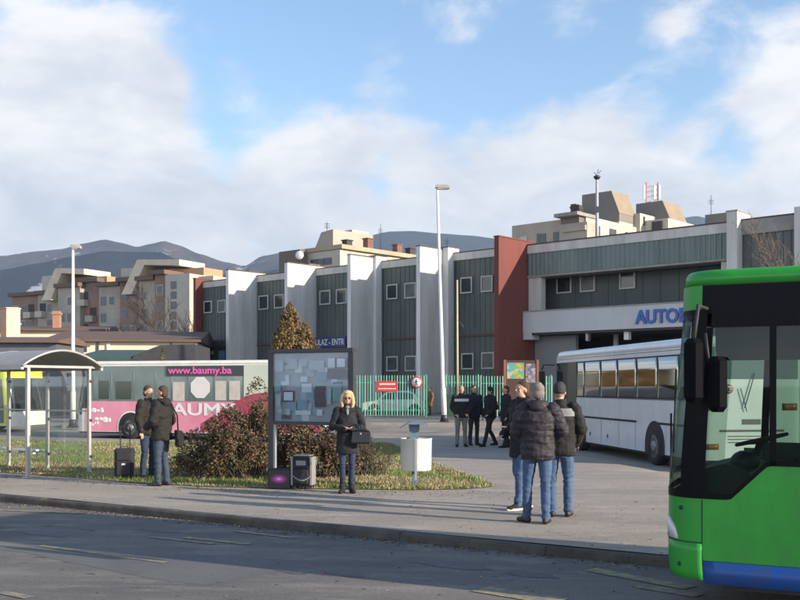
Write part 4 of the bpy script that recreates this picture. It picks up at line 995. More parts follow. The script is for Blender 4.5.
for k in range(6):
    mb = MB(); oc.patch(mb, rfe-2.5-k*1.55, rfe-1.05-k*1.55, 1.35, 2.35, .012); mb.build('window', wind, lb)
mb = MB(); oc.patch(mb, rfe-.85, rfe-.1, .4, 2.3, .014); mb.build('door', mat('door_glass', (.16, .17, .15), .15, vs=1, col2=(.08, .09, .09)), lb)
for u in (2.6, 8.7): wheel(lb, u, 2.54, .46, .28, 1); wheel(lb, u, 0, .46, .28, -1)

# --- green city bus in the foreground
UG = Vector((.894, -.447)).normalized(); P0 = Vector((2.6, 8.6))-UG*.35
gbus = thing('city_bus', 'green city bus with blue skirt stripe and black window surrounds in the right foreground', 'bus', (P0.x, P0.y, 0), math.atan2(UG.y, UG.x))
og = Outline(12.0, 2.55, .35, .2, .07, lambda z: .14*sstep(1.0, 2.95, z)+.02*(1-sstep(.28, .5, z)))
greenp = mat('green_bus_paint', (.020, .28, .030), .35, var=.10, vs=1.1, coat=.15, spec=.35)
bluep = mat('blue_skirt_paint', (.008, .065, .28), .45, var=.08, vs=2, coat=.05, spec=.3)
def grime(m, amt, col, sc_):
    t = m.node_tree; b = t.nodes['Principled BSDF']; tcn = t.nodes.new('ShaderNodeTexCoord'); mp = t.nodes.new('ShaderNodeMapping'); mp.inputs['Scale'].default_value = (1, 1, .35); t.links.new(tcn.outputs['Object'], mp.inputs[0])
    n = t.nodes.new('ShaderNodeTexNoise'); n.inputs['Scale'].default_value = sc_; n.inputs['Detail'].default_value = 9; n.inputs['Roughness'].default_value = .75; t.links.new(mp.outputs[0], n.inputs['Vector'])
    r = t.nodes.new('ShaderNodeMapRange'); t.links.new(n.outputs[0], r.inputs[0]); r.inputs[1].default_value = .42; r.inputs[2].default_value = .72; r.inputs[4].default_value = amt
    x = t.nodes.new('ShaderNodeMixRGB'); src = b.inputs['Base Color'].links[0].from_socket; t.links.new(r.outputs[0], x.inputs[0]); t.links.new(src, x.inputs[1]); x.inputs[2].default_value = (*col, 1); t.links.new(x.outputs[0], b.inputs['Base Color'])
grime(greenp, .38, (.05, .06, .045), 3.2); grime(bluep, .5, (.05, .055, .06), 4.0); grime(whitep, .22, (.30, .28, .25), 2.2); grime(creamp, .3, (.35, .32, .27), 2.5); grime(pinkp, .25, (.35, .22, .2), 2.5)
blackg = mat('gloss_black_surround', (.004, .0045, .006), .35, var=0, spec=.08)
LTG = 12-.55
def zb(t):   # lower edge of the glazed zone on the left side
    t = t if t < og.T/2 else t-og.T
    if t < -.02: return 1.03
    return 1.03+.30*max(0, min(1, (t-.23)/.30)) if t < .53 else 1.33
cl = og.cl; TT = og.T
mb = MB()
og.patch(mb, -.0, LTG, .50, zb, nzv=4, step=.06)
og.patch(mb, LTG, TT-cl-2.55+.7-cl, .30, 1.33, nzv=4)           # rear and right side
og.patch(mb, TT-cl-1.85-cl, TT, .42, 1.03, nzv=6, step=.05)      # front below glass
og.patch(mb, LTG, LTG+.32, 1.33, 2.86, nzv=4); og.patch(mb, LTG+.32, LTG+2.3, 2.3, 2.86)
og.roof(mb, 0, [(0, 2.865), (-.004, 2.94), (-.018, 2.975), (-.05, 2.998), (-.14, 3.01), (-.5, 3.03)])
og.patch(mb, TT-cl-1.85-cl, TT-.10, 2.66, 2.866, .004, step=.05)
body = mb.build('body', greenp, gbus)
mb = MB(); og.patch(mb, 0, TT, 2.862, 2.868, .0015); mb.build('roof_seam', black_rub, gbus)
mb = MB(); og.patch(mb, .006, LTG, .30, .496, .003, th=.01); mb.build('blue_skirt', bluep, gbus)
mb = MB(); og.patch(mb, TT-cl-1.85-cl, TT-.004, .33, .64, .004, th=.02, step=.05, nzv=5); mb.build('bumper', greenp, gbus)
mb = MB(); og.patch(mb, TT-cl-1.85-cl, TT, .645, .655, .004, step=.05); og.patch(mb, -.008, .002, .32, 1.02, .0035, step=.01); mb.build('panel_seams', black_rub, gbus)
# headlight wrapping the corner
for (t0_, t1_) in ((TT-.53, TT-.24), (TT-cl-1.85-.31, TT-cl-1.85-.02)):
    f_ = (lambda t, a=t0_, b=t1_: .665+.20*math.sqrt(max(.02, 1-((t-a)/(b-a))**2))) if t0_ > TT-1 else (lambda t, a=t0_, b=t1_: .665+.20*math.sqrt(max(.02, 1-((b-t)/(b-a))**2)))
    mb = MB(); og.patch(mb, t0_, t1_, .665, f_, .010, th=.012, step=.03); mb.build('headlight', mat('headlamp_lens', (.55, .56, .57), .12, var=.1, vs=20, spec=.9), gbus)
for z_, dt in ((.94, .20), (.45, .22)):
    p = og.pt(TT-dt, z_, .004); mb = MB(); mb.ell(p, (.018, .018, .02), 0, 10, 8); mb.build('marker_stud', black_rub, gbus)
# black opaque glazing surrounds
mb = MB()
og.patch(mb, 0, LTG, 2.50, 2.862, .002)
og.patch(mb, TT-cl-1.85-cl, TT, 2.62, 2.862, .002, step=.05)
og.patch(mb, TT-.21, TT-.04, 1.03, 2.63, .002, step=.03)       # corner pillar
og.patch(mb, TT-cl-1.85-cl, TT, 1.03, 1.10, .004, step=.05)
og.patch(mb, 0, LTG, lambda t: zb(t)-.0, lambda t: zb(t)+.045, .003, step=.04)
og.patch(mb, .545, .60, 1.33, 2.5, .003)
for t_ in (.0,): og.patch(mb, -.04, .02, 1.03, 2.5, .0025)
for k in range(1, 8): og.patch(mb, .62+k*1.45, .70+k*1.45, 1.33, 2.5, .003)
og.patch(mb, .80, .84, 1.33, 2.5, .003)
rg0 = LTG+.2*math.pi+2.15
og.patch(mb, rg0, rg0+LTG, 2.50, 2.862, .002)
for k in range(9): og.patch(mb, rg0+k*1.4, rg0+k*1.4+.08, 1.33, 2.5, .003)
mb.build('window_surround', blackg, gbus)
gl = pane_mat('bus_tinted_glass', (.32, .44, .375), (.45, .5, .55), base=.04); gl2 = pane_mat('windscreen_glass', (.55, .66, .61), (.4, .45, .5), base=.035)
mb = MB(); og.patch(mb, .015, .55, lambda t: zb(t)+.04, 2.5, 0, step=.05, nzv=3); mb.build('driver_window', gl, gbus)
mb = MB(); og.patch(mb, .60, 2.1, 1.37, 2.5, 0); mb.build('window', gl, gbus)
for k in range(1, 7): 
    mb = MB(); og.patch(mb, .70+k*1.45, .62+(k+1)*1.45, 1.37, 2.5, 0); mb.build('window', gl, gbus)
mb = MB(); og.patch(mb, TT-cl-1.85-cl+.2, TT-.205, 1.08, 2.63, 0, step=.05, nzv=5); mb.build('windscreen', gl2, gbus)
for k in range(8):
    mb = MB(); og.patch(mb, rg0+k*1.4+.08, rg0+k*1.4+1.4, 1.33, 2.5, 0); mb.build('window', gl, gbus)
# interior: floor, dash, driver seat, steering wheel, ceiling, rails
mb = MB(); mb.box(.45, 11.8, .06, 2.49, .42, .50); mb.box(.6, 11.8, .06, 2.49, 2.80, 2.84); mb.build('floor_and_ceiling', mat('bus_floor', (.05, .05, .055), .8), gbus)
dashm = mat('dashboard_grey', (.045, .05, .055), .5, var=.1)
mb = MB(); mb.prism_y([(.12, .55), (.12, 1.08), (.26, 1.26), (.52, 1.33), (.72, 1.26), (.80, 1.10), (.74, .55)], .10, 1.5); mb.build('dashboard', dashm, gbus)
mb = MB(); mb.ell((.62, .62, 1.32), (.13, .24, .10), 0, 16, 8); mb.build('instrument_cowl', dashm, gbus)
mb = MB(); rot = Matrix.Rotation(R(-14), 3, 'Y'); ringp = [Vector((.76, .62, 1.52))+rot @ Vector((math.cos(2*math.pi*k/28)*.22, math.sin(2*math.pi*k/28)*.22, 0)) for k in range(29)]
mb.tube(ringp, .016, 8)
for k in (3, 12, 21): mb.tube([Vector((.75, .62, 1.49)), ringp[k]], .014, 6)
mb.tube([(.75, .62, 1.50), (.60, .62, 1.05)], .03, 8); mb.build('steering_wheel', black_rub, gbus)
mb = MB(); mb.box(1.12, 1.62, .36, .86, .86, .98, bev=.04); mb.prism_y([(1.52, .95), (1.66, .95), (1.78, 1.72), (1.66, 1.74)], .38, .84); mb.box(1.65, 1.77, .5, .72, 1.75, 1.92, bev=.03); mb.box(1.2, 1.5, .45, .75, .5, .86); mb.build('driver_seat', mat('seat_dark', (.03, .035, .05), .9, var=.3, vs=10), gbus)
mb = MB(); mb.box(.55, 11.7, 2.46, 2.49, .5, 1.40); mb.box(.85, 11.7, .035, .06, .5, 1.30); mb.box(.3, .9, 2.2, 2.35, .5, 1.25); mb.build('side_lining', dashm, gbus)
for k in range(5):
    for yy in (.3, 1.7):
        mb = MB(); x = 3.2+k*1.3; mb.box(x, x+.42, yy, yy+.5, .95, 1.03, bev=.03); mb.prism_y([(x+.38, 1.0), (x+.46, 1.0), (x+.54, 1.62), (x+.46, 1.62)], yy, yy+.5); mb.build('passenger_seat', mat('seat_blue', (.03, .05, .12), .9), gbus)
mb = MB(); mb.tube([(1.95, .9, .5), (1.95, .9, 2.8)], .018, 8); mb.tube([(2.3, 1.7, .5), (2.3, 1.7, 2.8)], .018, 8); mb.build('grab_pole', mat('yellow_pole', (.4, .36, .05), .4), gbus)
mb = MB(); mb.box(1.86, 1.90, .10, .95, .5, 1.45); mb.box(1.6, 1.9, .1, .6, 2.3, 2.8); mb.build('cab_partition', dashm, gbus)
# interior blind over the windscreen, wipers
mb = MB(); mb.box(.42, .46, .25, 2.2, 2.30, 2.80); mb.box(.45, 1.9, .10, .13, 2.22, 2.80); mb.build('sun_blind', dashm, gbus)
# outside mirror on its arm in front of the corner pillar + a second one
mb = MB(); mb.tube([(.40, .04, 2.66), (.34, -.14, 2.68), (.32, -.25, 2.36)], .018, 8); mb.build('mirror_arm', black_rub, gbus)
mb = MB(); mb.box(.25, .40, -.34, -.2, 1.86, 2.40, bev=.045); mb.build('mirror', mat('mirror_shell', (.004, .0045, .006), .7, var=0, spec=.05), gbus)
mb = MB(); mb.box(.42, .57, -.19, -.05, 1.78, 2.25, bev=.045); mb.build('mirror', MATS['mirror_shell'], gbus)
mb = MB(); mb.tube([(.42, -.1, 2.2), (.38, -.02, 2.45)], .014, 6); mb.build('mirror_arm', black_rub, gbus)
mb = MB(); q0 = og.pt(TT-1.0, 1.12, .03); q1 = og.pt(TT-.55, 1.75, .03); q2 = og.pt(TT-.8, 2.2, .03); mb.tube([q0, q1], .010, 5); mb.tube([q1+Vector((0, .1, -.35)), q1+Vector((.05, -.03, .4))], .008, 4); mb.build('wiper', black_rub, gbus)
for u in (2.75, 8.9):
    mb = MB(); arch(.48, mb, u, .56, -.004); mb.build('wheel_arch', black_rub, gbus); wheel(gbus, u, -.03, .48, .28, -1); wheel(gbus, u, 2.56, .48, .28, 1)
mb = MB(); mb.box(.5, 11.7, .15, 2.4, .24, .40); mb.build('underside', black_rub, gbus)
mb = MB(); og.patch(mb, .12, .123, 1.2, 1.21, .0); 

# ------------------------------------------------------------------ cars
def car(label, x, y, z, rz, paint, Ln=4.15, H=1.45, Wd=1.7):
    th = thing('parked_car', label, 'car', (x, y, z), rz)
    prof = [(0, .32), (0, .62), (.12, .74), (.95, .88), (1.55, H-.10), (1.9, H), (3.0, H), (3.55, H-.22), (Ln-.08, .92), (Ln, .80), (Ln, .35), (Ln-.1, .25), (.1, .25)]
    prof = [(a*Ln/4.15, b) for a, b in prof]
    mb = MB(); n_ = len(prof)
    def ins(zz): return .0 if zz < .9 else (zz-.9)/(H-.9)*.22
    rs = []
    for yy, k in ((0.0, .05), (.05, 0), (Wd-.05, 0), (Wd, .05)):
        ring = []
        for a, b in prof:
            cx = Ln/2; aa = cx+(a-cx)*(1-k*.6); y_ = yy+(ins(b) if yy < Wd/2 else -ins(b)); ring.append((aa, y_, b if k == 0 else .6+(b-.6)*.97))
        rs.append(ring)
    mb.rings(rs, 0, True, False); mb.build('body', paint, th)
    for sd_, yb in ((-1, 0), (1, Wd)):
        o1 = .005*(-sd_)*-1
        def g(a, b): return (a*Ln/4.15, yb+(-1 if sd_ > 0 else 1)*ins(b)+sd_*.008, b)
        for nm, q in (('window', [g(1.2, .93), g(2.15, .93), g(2.1, H-.1), g(1.68, H-.14)]), ('window', [g(2.22, .93), g(3.35, .95), g(3.25, H-.2), g(2.95, H-.1), g(2.17, H-.1)])):
            mb = MB(); i = 0; a_ = [Vector(v) for v in q]; b_ = [v+Vector((0, -sd_*.02, 0)) for v in a_]; mb.rings([b_, a_]); mb.build(nm, glassd, th)
        for u in (.8*Ln/4.15, 3.35*Ln/4.15):
            mb = MB(); pts = [(u+math.cos(math.pi*k/14)*.37, .3+math.sin(math.pi*k/14)*.37) for k in range(15)]; mb.prism_y(pts, yb+sd_*.002, yb+sd_*.008); mb.build('wheel_arch', black_rub, th)
            wheel(th, u, yb+sd_*.02, .31, .2, sd_)
    k = Ln/4.15
    mb = MB(); mb.rings([[(1.0*k-.01, .22, .93), (1.0*k-.01, Wd-.22, .93), (1.03*k, Wd-.22, .9), (1.03*k, .22, .9)], [(1.53*k-.02, .28, H-.13), (1.53*k-.02, Wd-.28, H-.13), (1.56*k, Wd-.28, H-.16), (1.56*k, .28, H-.16)]]); mb.build('windscreen', glassd, th)
    for yy in (.08, Wd-.38):
        mb = MB(); mb.box(-.01, .12, yy, yy+.3, .56, .70, bev=.03); mb.build('headlight', MATS['headlamp_lens'], th)
        mb = MB(); mb.box(Ln-.1, Ln+.01, yy+.0, yy+.22, .66, .86, bev=.03); mb.build('tail_light', mat('red_lens', (.3, .02, .02), .3, var=0), th)
    mb = MB(); mb.box(-.02, Ln+.02, .1, Wd-.1, .27, .40, bev=.04); mb.build('bumper', black_rub, th)
    return th
car('silver hatchback behind the green picket fence', at(361, 418, 60).x, 60.5, .26, R(3), mat('silver_paint', (.42, .43, .42), .3, .3, var=.04, coat=.5), 4.0)
car('blue grey car half hidden by the tall lamp post', at(427, 418, 66).x, 66.5, .26, R(50), mat('blue_grey_paint', (.13, .17, .25), .3, .3, var=.04, coat=.5), 4.3, 1.5)

# ------------------------------------------------------------------ fence, gate, signs
fg = mat('mint_green_fence', (.06, .30, .20), .5, var=.15, vs=1); fw = mat('pale_mint_fence', (.26, .45, .36), .5, var=.1, vs=1)
FYY = 56.0
def fence(label, pa, pb, Y=FYY, h=2.35):
    xa = at(pa, 400, Y).x; xb = at(pb, 400, Y).x; th = thing('picket_fence', label, 'fence', (xa, Y, .26), 0); Ln = xb-xa
    mb = MB(); x = .0; k = 0; mg = MB()
    while x < Ln:
        t_ = mg if k % 2 else mb
        t_.box(x, x+.05, -.03, .0, .08, h-.05); t_.rings([[(x, -.03, h-.05), (x+.05, -.03, h-.05), (x+.05, 0, h-.05), (x, 0, h-.05)], [(x+.02, -.02, h), (x+.035, -.02, h), (x+.035, -.01, h), (x+.02, -.01, h)]]); x += .15; k += 1
    mb.build('pickets', fw, th, 'pale mint pickets'); mg.build('pickets', fg, th, 'green pickets')
    mb = MB(); mb.box(0, Ln, .0, .04, .35, .42); mb.box(0, Ln, .0, .04, h-.45, h-.38); mb.build('rails', fg, th)
    n_ = max(2, int(Ln/2.6)+1)
    for k in range(n_): mb = MB(); xx = (Ln-.07)*k/(n_-1); mb.box(xx, xx+.07, .04, .11, -.1, h+.05); mb.build('post', fg, th)
    return th
fence('green and white picket fence with the red sign left of the gate', 338, 427)
fence('green picket fence section just right of the lamp post', 446, 479)
fence('green picket fence section behind the walking men', 480.5, 552, 55.0, 2.3)
p = at(376.5, 391, 55.9); th = thing('warning_sign', 'red rectangular sign with white lines on the picket fence', 'sign', (p.x, 55.93, 0))
mb = MB(); ww = 21/F*55.9; z0 = zat(391.5, 55.9); z1 = zat(381, 55.9); mb.box(0, ww, -.02, .0, z0, z1); mb.build('board', mat('sign_red', (.42, .03, .03), .5, var=.05), th)
mb = MB()
for k, (a, b) in enumerate(((.15, .85), (.1, .9))):
    zz = z0+(z1-z0)*(.62-.4*k)
    x = ww*a
    while x < ww*b: mb.box(x, x+.06, -.026, -.02, zz, zz+.10-.04*k); x += .1
mb.build('white_marks', wl, th)
p = at(416.3, 382.5, 55.9); th = thing('pedestrian_sign', 'round no pedestrians sign with red ring on the fence end', 'sign', (p.x, 55.9, 0))
rr = 6.0/F*55.9
mb = MB(); mb.lathe([(.005, -.0), (rr, 0), (rr, -.02), (.005, -.02)], (0, 0, p.z), 'y', 28); mb.build('disc', mat('sign_red', (.42, .03, .03), .5), th)
mb = MB(); mb.lathe([(.005, -.021), (rr*.76, -.021), (rr*.76, -.026), (.005, -.026)], (0, 0, p.z), 'y', 28); mb.build('white_field', mat('sign_white', (.6, .6, .6), .6), th)
mb = MB(); mb.ell((0, -.03, p.z+.17), (.035, .006, .04), 0, 10, 6); mb.tube([(0, -.03, p.z+.13), (0, -.03, p.z-.0)], .03, 6)
for a, b in (((0, .1), (-.09, .0)), ((0, .1), (.09, .02)), ((0, 0), (-.08, -.19)), ((0, 0), (.08, -.19))): mb.tube([(a[0], -.03, p.z+a[1]), (b[0], -.03, p.z+b[1])], .02, 6)
mb.build('walking_figure', black_rub, th)
mb = MB(); mb.box(-.02, .02, -.0, .03, p.z-.8, p.z+.3); mb.build('bracket', fg, th)
# colourful poster board
th = thing('poster_board', 'brown board with a colourful and a grey poster behind the right group', 'notice board', (at(505, 400, 50).x, 50, .26), R(-8))
mb = MB(); mb.box(0, 1.62, 0, .07, .3, 3.02); mb.build('panel', mat('brown_board', (.085, .045, .032), .8, vs=2, col2=(.06, .035, .028)), th)
mb = MB(); mb.box(1.56, 1.68, -.03, .1, 0, 3.05); mb.box(-.06, .06, -.03, .1, 0, 3.05); mb.build('post', mat('orange_post', (.25, .10, .06), .7), th)
def multi(name, cols, sc_=5):
    m = bpy.data.materials.new(name); m.use_nodes = True; t = m.node_tree; b = t.nodes['Principled BSDF']; b.inputs['Roughness'].default_value = .6
    tcn = t.nodes.new('ShaderNodeTexCoord'); v = t.nodes.new('ShaderNodeTexVoronoi'); v.inputs['Scale'].default_value = sc_; t.links.new(tcn.outputs['Object'], v.inputs['Vector'])
    sp = t.nodes.new('ShaderNodeSeparateColor'); t.links.new(v.outputs['Color'], sp.inputs[0]); r = t.nodes.new('ShaderNodeValToRGB'); r.color_ramp.interpolation = 'CONSTANT'; t.links.new(sp.outputs[0], r.inputs[0])
    r.color_ramp.elements[0].color = (*cols[0], 1); r.color_ramp.elements[1].position = 1/len(cols); r.color_ramp.elements[1].color = (*cols[1], 1)
    for k in range(2, len(cols)): e_ = r.color_ramp.elements.new(k/len(cols)); e_.color = (*cols[k], 1)
    t.links.new(r.outputs[0], b.inputs['Base Color']); return m
mb = MB(); mb.box(.1, .95, -.01, -.001, 2.1, 2.9); mb.build('poster', multi('bright_poster', [(.35, .4, .08), (.1, .3, .35), (.4, .25, .05), (.15, .35, .1), (.4, .4, .35)], 6), th, 'bright green and yellow poster')
mb = MB(); mb.box(1.02, 1.52, -.01, -.001, 1.9, 2.85); mb.build('poster', multi('grey_poster', [(.25, .22, .28), (.12, .1, .14), (.35, .33, .36), (.2, .16, .2)], 8), th, 'grey mottled poster')
# dumpster
th = thing('dumpster', 'dark green waste container behind the fence gap', 'container', (at(446, 418, 53).x, 53.2, .26)); 
mb = MB(); mb.rings([[(.1, 0, .15), (1.0, 0, .15), (1.0, .8, .15), (.1, .8, .15)], [(0, -.1, 1.1), (1.1, -.1, 1.1), (1.1, .9, 1.1), (0, .9, 1.1)]]); mb.build('tub', mat('dumpster_green', (.02, .06, .045), .6), th)
mb = MB(); mb.prism_x([(-.12, 1.1), (.92, 1.1), (.8, 1.3), (.1, 1.3)], -.02, 1.12); mb.build('lid', mat('dumpster_lid', (.03, .05, .045), .6), th)

# ------------------------------------------------------------------ lamp posts and poles
def lamp(label, x, y, z, H, lean, head_dir, headl):
    th = thing('street_lamp', label, 'street lamp', (x, y, z)); 
    mb = MB(); mb.tube([(0, 0, 0), (lean*.15, 0, 1.6), (lean*.2, 0, 1.7), (lean, 0, H)], [.13, .125, .095, .06], 12); mb.build('pole', white_steel, th)
    mb = MB(); mb.box(-.22, .22, -.22, .22, -.02, .06); mb.lathe([(.2, .06), (.15, .35), (.14, .36)], (0, 0, 0), n=12); mb.build('base', dark_steel, th)
    a, b = (-.10, headl) if head_dir > 0 else (-headl, .1)
    mb = MB(); mb.rings([[(lean+a, -.13, H+.02), (lean+b, -.16, H-.02), (lean+b, .16, H-.02), (lean+a, .13, H+.02)], [(lean+a, -.15, H+.12), (lean+b, -.17, H+.08), (lean+b, .17, H+.08), (lean+a, .15, H+.12)], [(lean+a+.06, -.1, H+.19), (lean+b-.08, -.1, H+.17), (lean+b-.08, .1, H+.17), (lean+a+.06, .1, H+.19)]]); hd = mb.build('lamp_head', mat('lamp_head_grey', (.38, .38, .36), .4, .2), th)
    mb = MB(); mb.box(lean+a+.15*(b-a), lean+b-.08, -.12, .12, H-.05, H+.0, bev=.015); mb.build('lens', mat('lamp_lens', (.45, .42, .33), .2), hd)
    return th
lamp('tall white lamp post in front of the station fins', 2.12, 47.8, .26, zat(187.5, 47.8)-.3, (437.5-444.5)/F*47.8, 1, .58)
lamp('white lamp post rising behind the bus shelter', at(73, 400, 46).x, 46, .1, zat(247, 46)-.15, 0, 1, .36)
th = thing('utility_pole', 'thin yellowish pole before the station bay next to the tall lamp', 'pole', (at(457.5, 400, 52).x, 52, .26)); mb = MB(); mb.tube([(0, 0, 0), (-.02, 0, zat(280, 52)-.26)], [.07, .045], 8); mb.build('pole', mat('yellowish_pole', (.42, .36, .22), .6), th)
mb = MB(); mb.tube([(0, 0, 5.2), (.25, 0, 4.9), (.3, 0, 4.7)], .03, 6); mb.build('bracket', dark_steel, th)
Y = 70; th = thing('antenna_mast', 'slender pole with a small platform above the station entrance roof', 'mast', (at(597, 300, Y).x, Y, 10)); H_ = zat(174, Y)-10
mb = MB(); mb.tube([(0, 0, -.1), (0, 0, H_)], [.14, .09], 10); mb.build('pole', mat('mast_grey', (.36, .36, .37), .6), th)
mb = MB(); mb.lathe([(.1, 0), (.22, .12), (.26, .2), (.14, .3)], (0, 0, H_-.4), n=14); mb.box(-.12, .12, -.2, -.1, H_-2.7, H_-2.3); mb.build('platform', dark_steel, th)
mb = MB(); mb.tube([(0, 0, H_-.1), (.1, 0, H_+.35)], .02, 4); mb.tube([(0, 0, H_-.1), (-.25, 0, H_+.15)], .02, 4); mb.tube([(0, 0, H_-.1), (.28, 0, H_+.25)], .02, 4); mb.build('aerials', dark_steel, th)

# ------------------------------------------------------------------ bus shelter
A = Vector((-6.62, 21.3)); SD = Vector((-.825, .565)).normalized(); SN = Vector((-SD.y, SD.x))*-1   # SD: away along the row; SN: toward the camera
# local frame: x along the row (away to the left), y towards the road
rz = math.atan2(SD.y, SD.x)
# local y axis = rot90ccw(SD) = (-SD.y, SD.x): points (-.565,-.825) => towards the camera
sh = thing('bus_shelter', 'glass bus shelter with an arched grey roof', 'bus shelter', (A.x, A.y, .15), rz)
DP = 1.5
glz = pane_mat('shelter_glass', (.93, .96, .95), (.9, .95, 1.0), base=.05)
frm = mat('shelter_aluminium', (.36, .35, .33), .4, .3, var=.1, vs=3)
nb_ = 5; pitch = 1.42
for k in range(nb_):
    x = k*pitch; 
    mb = MB(); mb.box(x-.03, x+.03, -.03, .03, 0, 2.24); mb.box(x-.06, x+.06, -.06, .06, 0, .03); mb.build('post', frm, sh)
    for zz in (.35, 1.12, 1.95):
        mb = MB(); mb.box(x-.045, x+.045, -.055, .02, zz-.03, zz+.03, bev=.01); mb.build('clamp', dark_steel, sh)
for x in (0.0, 2*pitch, 4*pitch):
    mb = MB(); mb.box(x-.035, x+.035, DP-.035, DP+.035, 0, 2.24); mb.box(x-.08, x+.08, DP-.08, DP+.08, 0, .03); mb.build('post', frm, sh)
for k in range(nb_-1):
    x = k*pitch; mb = MB(); mb.box(x+.06, x+pitch-.06, -.006, .006, .15, 2.05); mb.build('glass_panel', glz, sh)
    mb = MB(); mb.box(x+.04, x+pitch-.04, -.012, .012, 1.30, 1.33); mb.build('glass_rail', frm, sh)
mb = MB(); mb.box(-.006, .006, .10, DP-.10, .15, 2.05); mb.build('glass_panel', glz, sh)
# benches
for k in (1, 2):
    x = (k-.05)*pitch; mb = MB(); mb.box(x+.10, x+.85, .05, .35, .42, .46); mb.box(x+.2, x+.24, .0, .3, .36, .42); mb.box(x+.7, x+.74, 0, .3, .36, .42); mb.build('bench', white_steel, sh)
# arched roof
arcp = []; n_ = 18; r_in = []
for k in range(n_+1):
    t = k/n_; yy = -.2+(DP+.44)*t; arcp.append((yy, 2.24+.33*math.sin(math.pi*t)**.85))
x0, x1 = -.14, (nb_-1)*pitch+.25
mb = MB(); lo = [(y_, z_-.0) for y_, z_ in arcp]; hi = [(y_, z_+.025) for y_, z_ in reversed(arcp)]
mb.prism_x(lo+hi, x0, x1); mb.build('roof', mat('smoky_roof_sheet', (.33, .32, .31), .55, vs=2, col2=(.25, .245, .24), spec=.3), sh)
for xx in (x0-.03, pitch*1.0, pitch*2, pitch*3, x1):
    mb = MB(); mb.tube([(xx, y_, z_+.01) for y_, z_ in arcp], .026, 8); mb.build('roof_rib', frm, sh)
mb = MB(); mb.box(x0, x1, -.25, -.19, 2.18, 2.28); mb.box(x0, x1, DP+.19, DP+.25, 2.18, 2.28); mb.build('gutter', frm, sh)
mb = MB(); mb.box(-.04, .0, -.2, DP+.2, 2.22, 2.27); 
for k in (2, 4): mb.box(k*pitch-.02, k*pitch+.02, -.2, DP+.2, 2.22, 2.27)
mb.build('tie_beam', frm, sh)

# ------------------------------------------------------------------ notice board
BA = gp(271.5, 485.5, .15); BD = Vector((.90, -.44)).normalized()
nbd = thing('notice_board', 'large glazed notice board on dark posts behind the woman', 'notice board', (BA.x, BA.y, .15), math.atan2(BD.y, BD.x))
Wb = 1.70
mb = MB(); mb.box(-.05, .05, -.04, .04, -.05, 2.5); mb.build('post', dark_steel, nbd)
mb = MB(); mb.box(.06, .10, -.02, .03, -.05, 1.2); mb.build('post', mat('pale_post', (.35, .36, .36), .5), nbd, 'pale inner post')
mb = MB(); mb.box(Wb-.05, Wb+.05, -.04, .04, -.05, 2.5); mb.build('post', dark_steel, nbd)
mb = MB(); mb.box(.05, Wb-.05, .03, .09, 1.20, 2.46); mb.build('back_panel', mat('grey_backing', (.36, .375, .385), .8, vs=3, col2=(.27, .285, .30)), nbd)
mb = MB(); mb.box(-.05, Wb+.05, -.06, .1, 2.46, 2.53); mb.build('frame', dark_steel, nbd); mb = MB(); mb.box(.05, Wb-.05, -.03, .09, 1.14, 1.20); mb.build('frame', dark_steel, nbd)
def uz(px, py):
    r = (px-400)/F; t = (BA.x-r*BA.y)/(r*BD.y-BD.x); Y = BA.y+BD.y*t; return t, zat(py, Y)-.15
random.seed(11)
pc = {'w': mat('paper_white', (.55, .58, .6), .8, var=.08), 'g': mat('paper_grey', (.37, .40, .43), .8, var=.08), 'd': mat('paper_dark', (.05, .045, .06), .7, vs=9, col2=(.14, .07, .09)), 'b': mat('paper_blue', (.20, .30, .38), .8, var=.08), 't': mat('paper_teal', (.20, .32, .32), .8, var=.1)}
def zp(a, b, c, d): return (265+a*.1416, 345+b*.1416, 265+c*.1416, 345+d*.1416)
notes = [('d', 122, 322, 205, 402), ('w', 132, 332, 195, 392), ('b', 362, 190, 435, 255), ('w', 258, 272, 328, 335), ('d', 352, 288, 425, 438), ('d', 445, 168, 600, 240), ('d', 495, 90, 600, 165), ('w', 508, 95, 565, 155), ('w', 445, 95, 492, 160),
         ('d', 480, 262, 550, 272), ('t', 478, 275, 540, 400), ('b', 95, 205, 140, 255), ('w', 250, 222, 300, 262), ('g', 70, 110, 130, 190), ('g', 150, 100, 230, 170), ('b', 232, 388, 300, 455), ('w', 215, 462, 325, 495), ('d', 118, 490, 180, 522), ('g', 150, 450, 180, 495),
         ('b', 335, 442, 375, 490), ('w', 368, 455, 408, 500), ('g', 240, 100, 300, 150), ('g', 310, 110, 420, 180), ('t', 70, 280, 115, 330), ('g', 440, 300, 470, 420), ('d', 142, 128, 160, 140), ('g', 80, 350, 115, 440)]
for k in range(22):
    a = random.uniform(65, 560); b = random.uniform(100, 470); notes.insert(0, (random.choice('wgwbg'), a, b, a+random.uniform(35, 75), b+random.uniform(40, 75)))
for k, (c, a, b, cc, d) in enumerate(notes):
    q = zp(a, b, cc, d); t0_, z1 = uz(q[0], q[1]); t1_, z0 = uz(q[2], q[3]); dd = .024-.0009*k
    mb = MB(); mb.box(t0_, min(t1_, Wb-.07), dd, dd+.0006, z0, z1); mb.build('notice', pc[c], nbd)
mb = MB(); mb.box(.06, Wb-.06, -.034, -.030, 1.2, 2.45); mb.build('glazing', pane_mat('board_glass', (.92, .95, .97), (.7, .8, .9), base=.04), nbd)

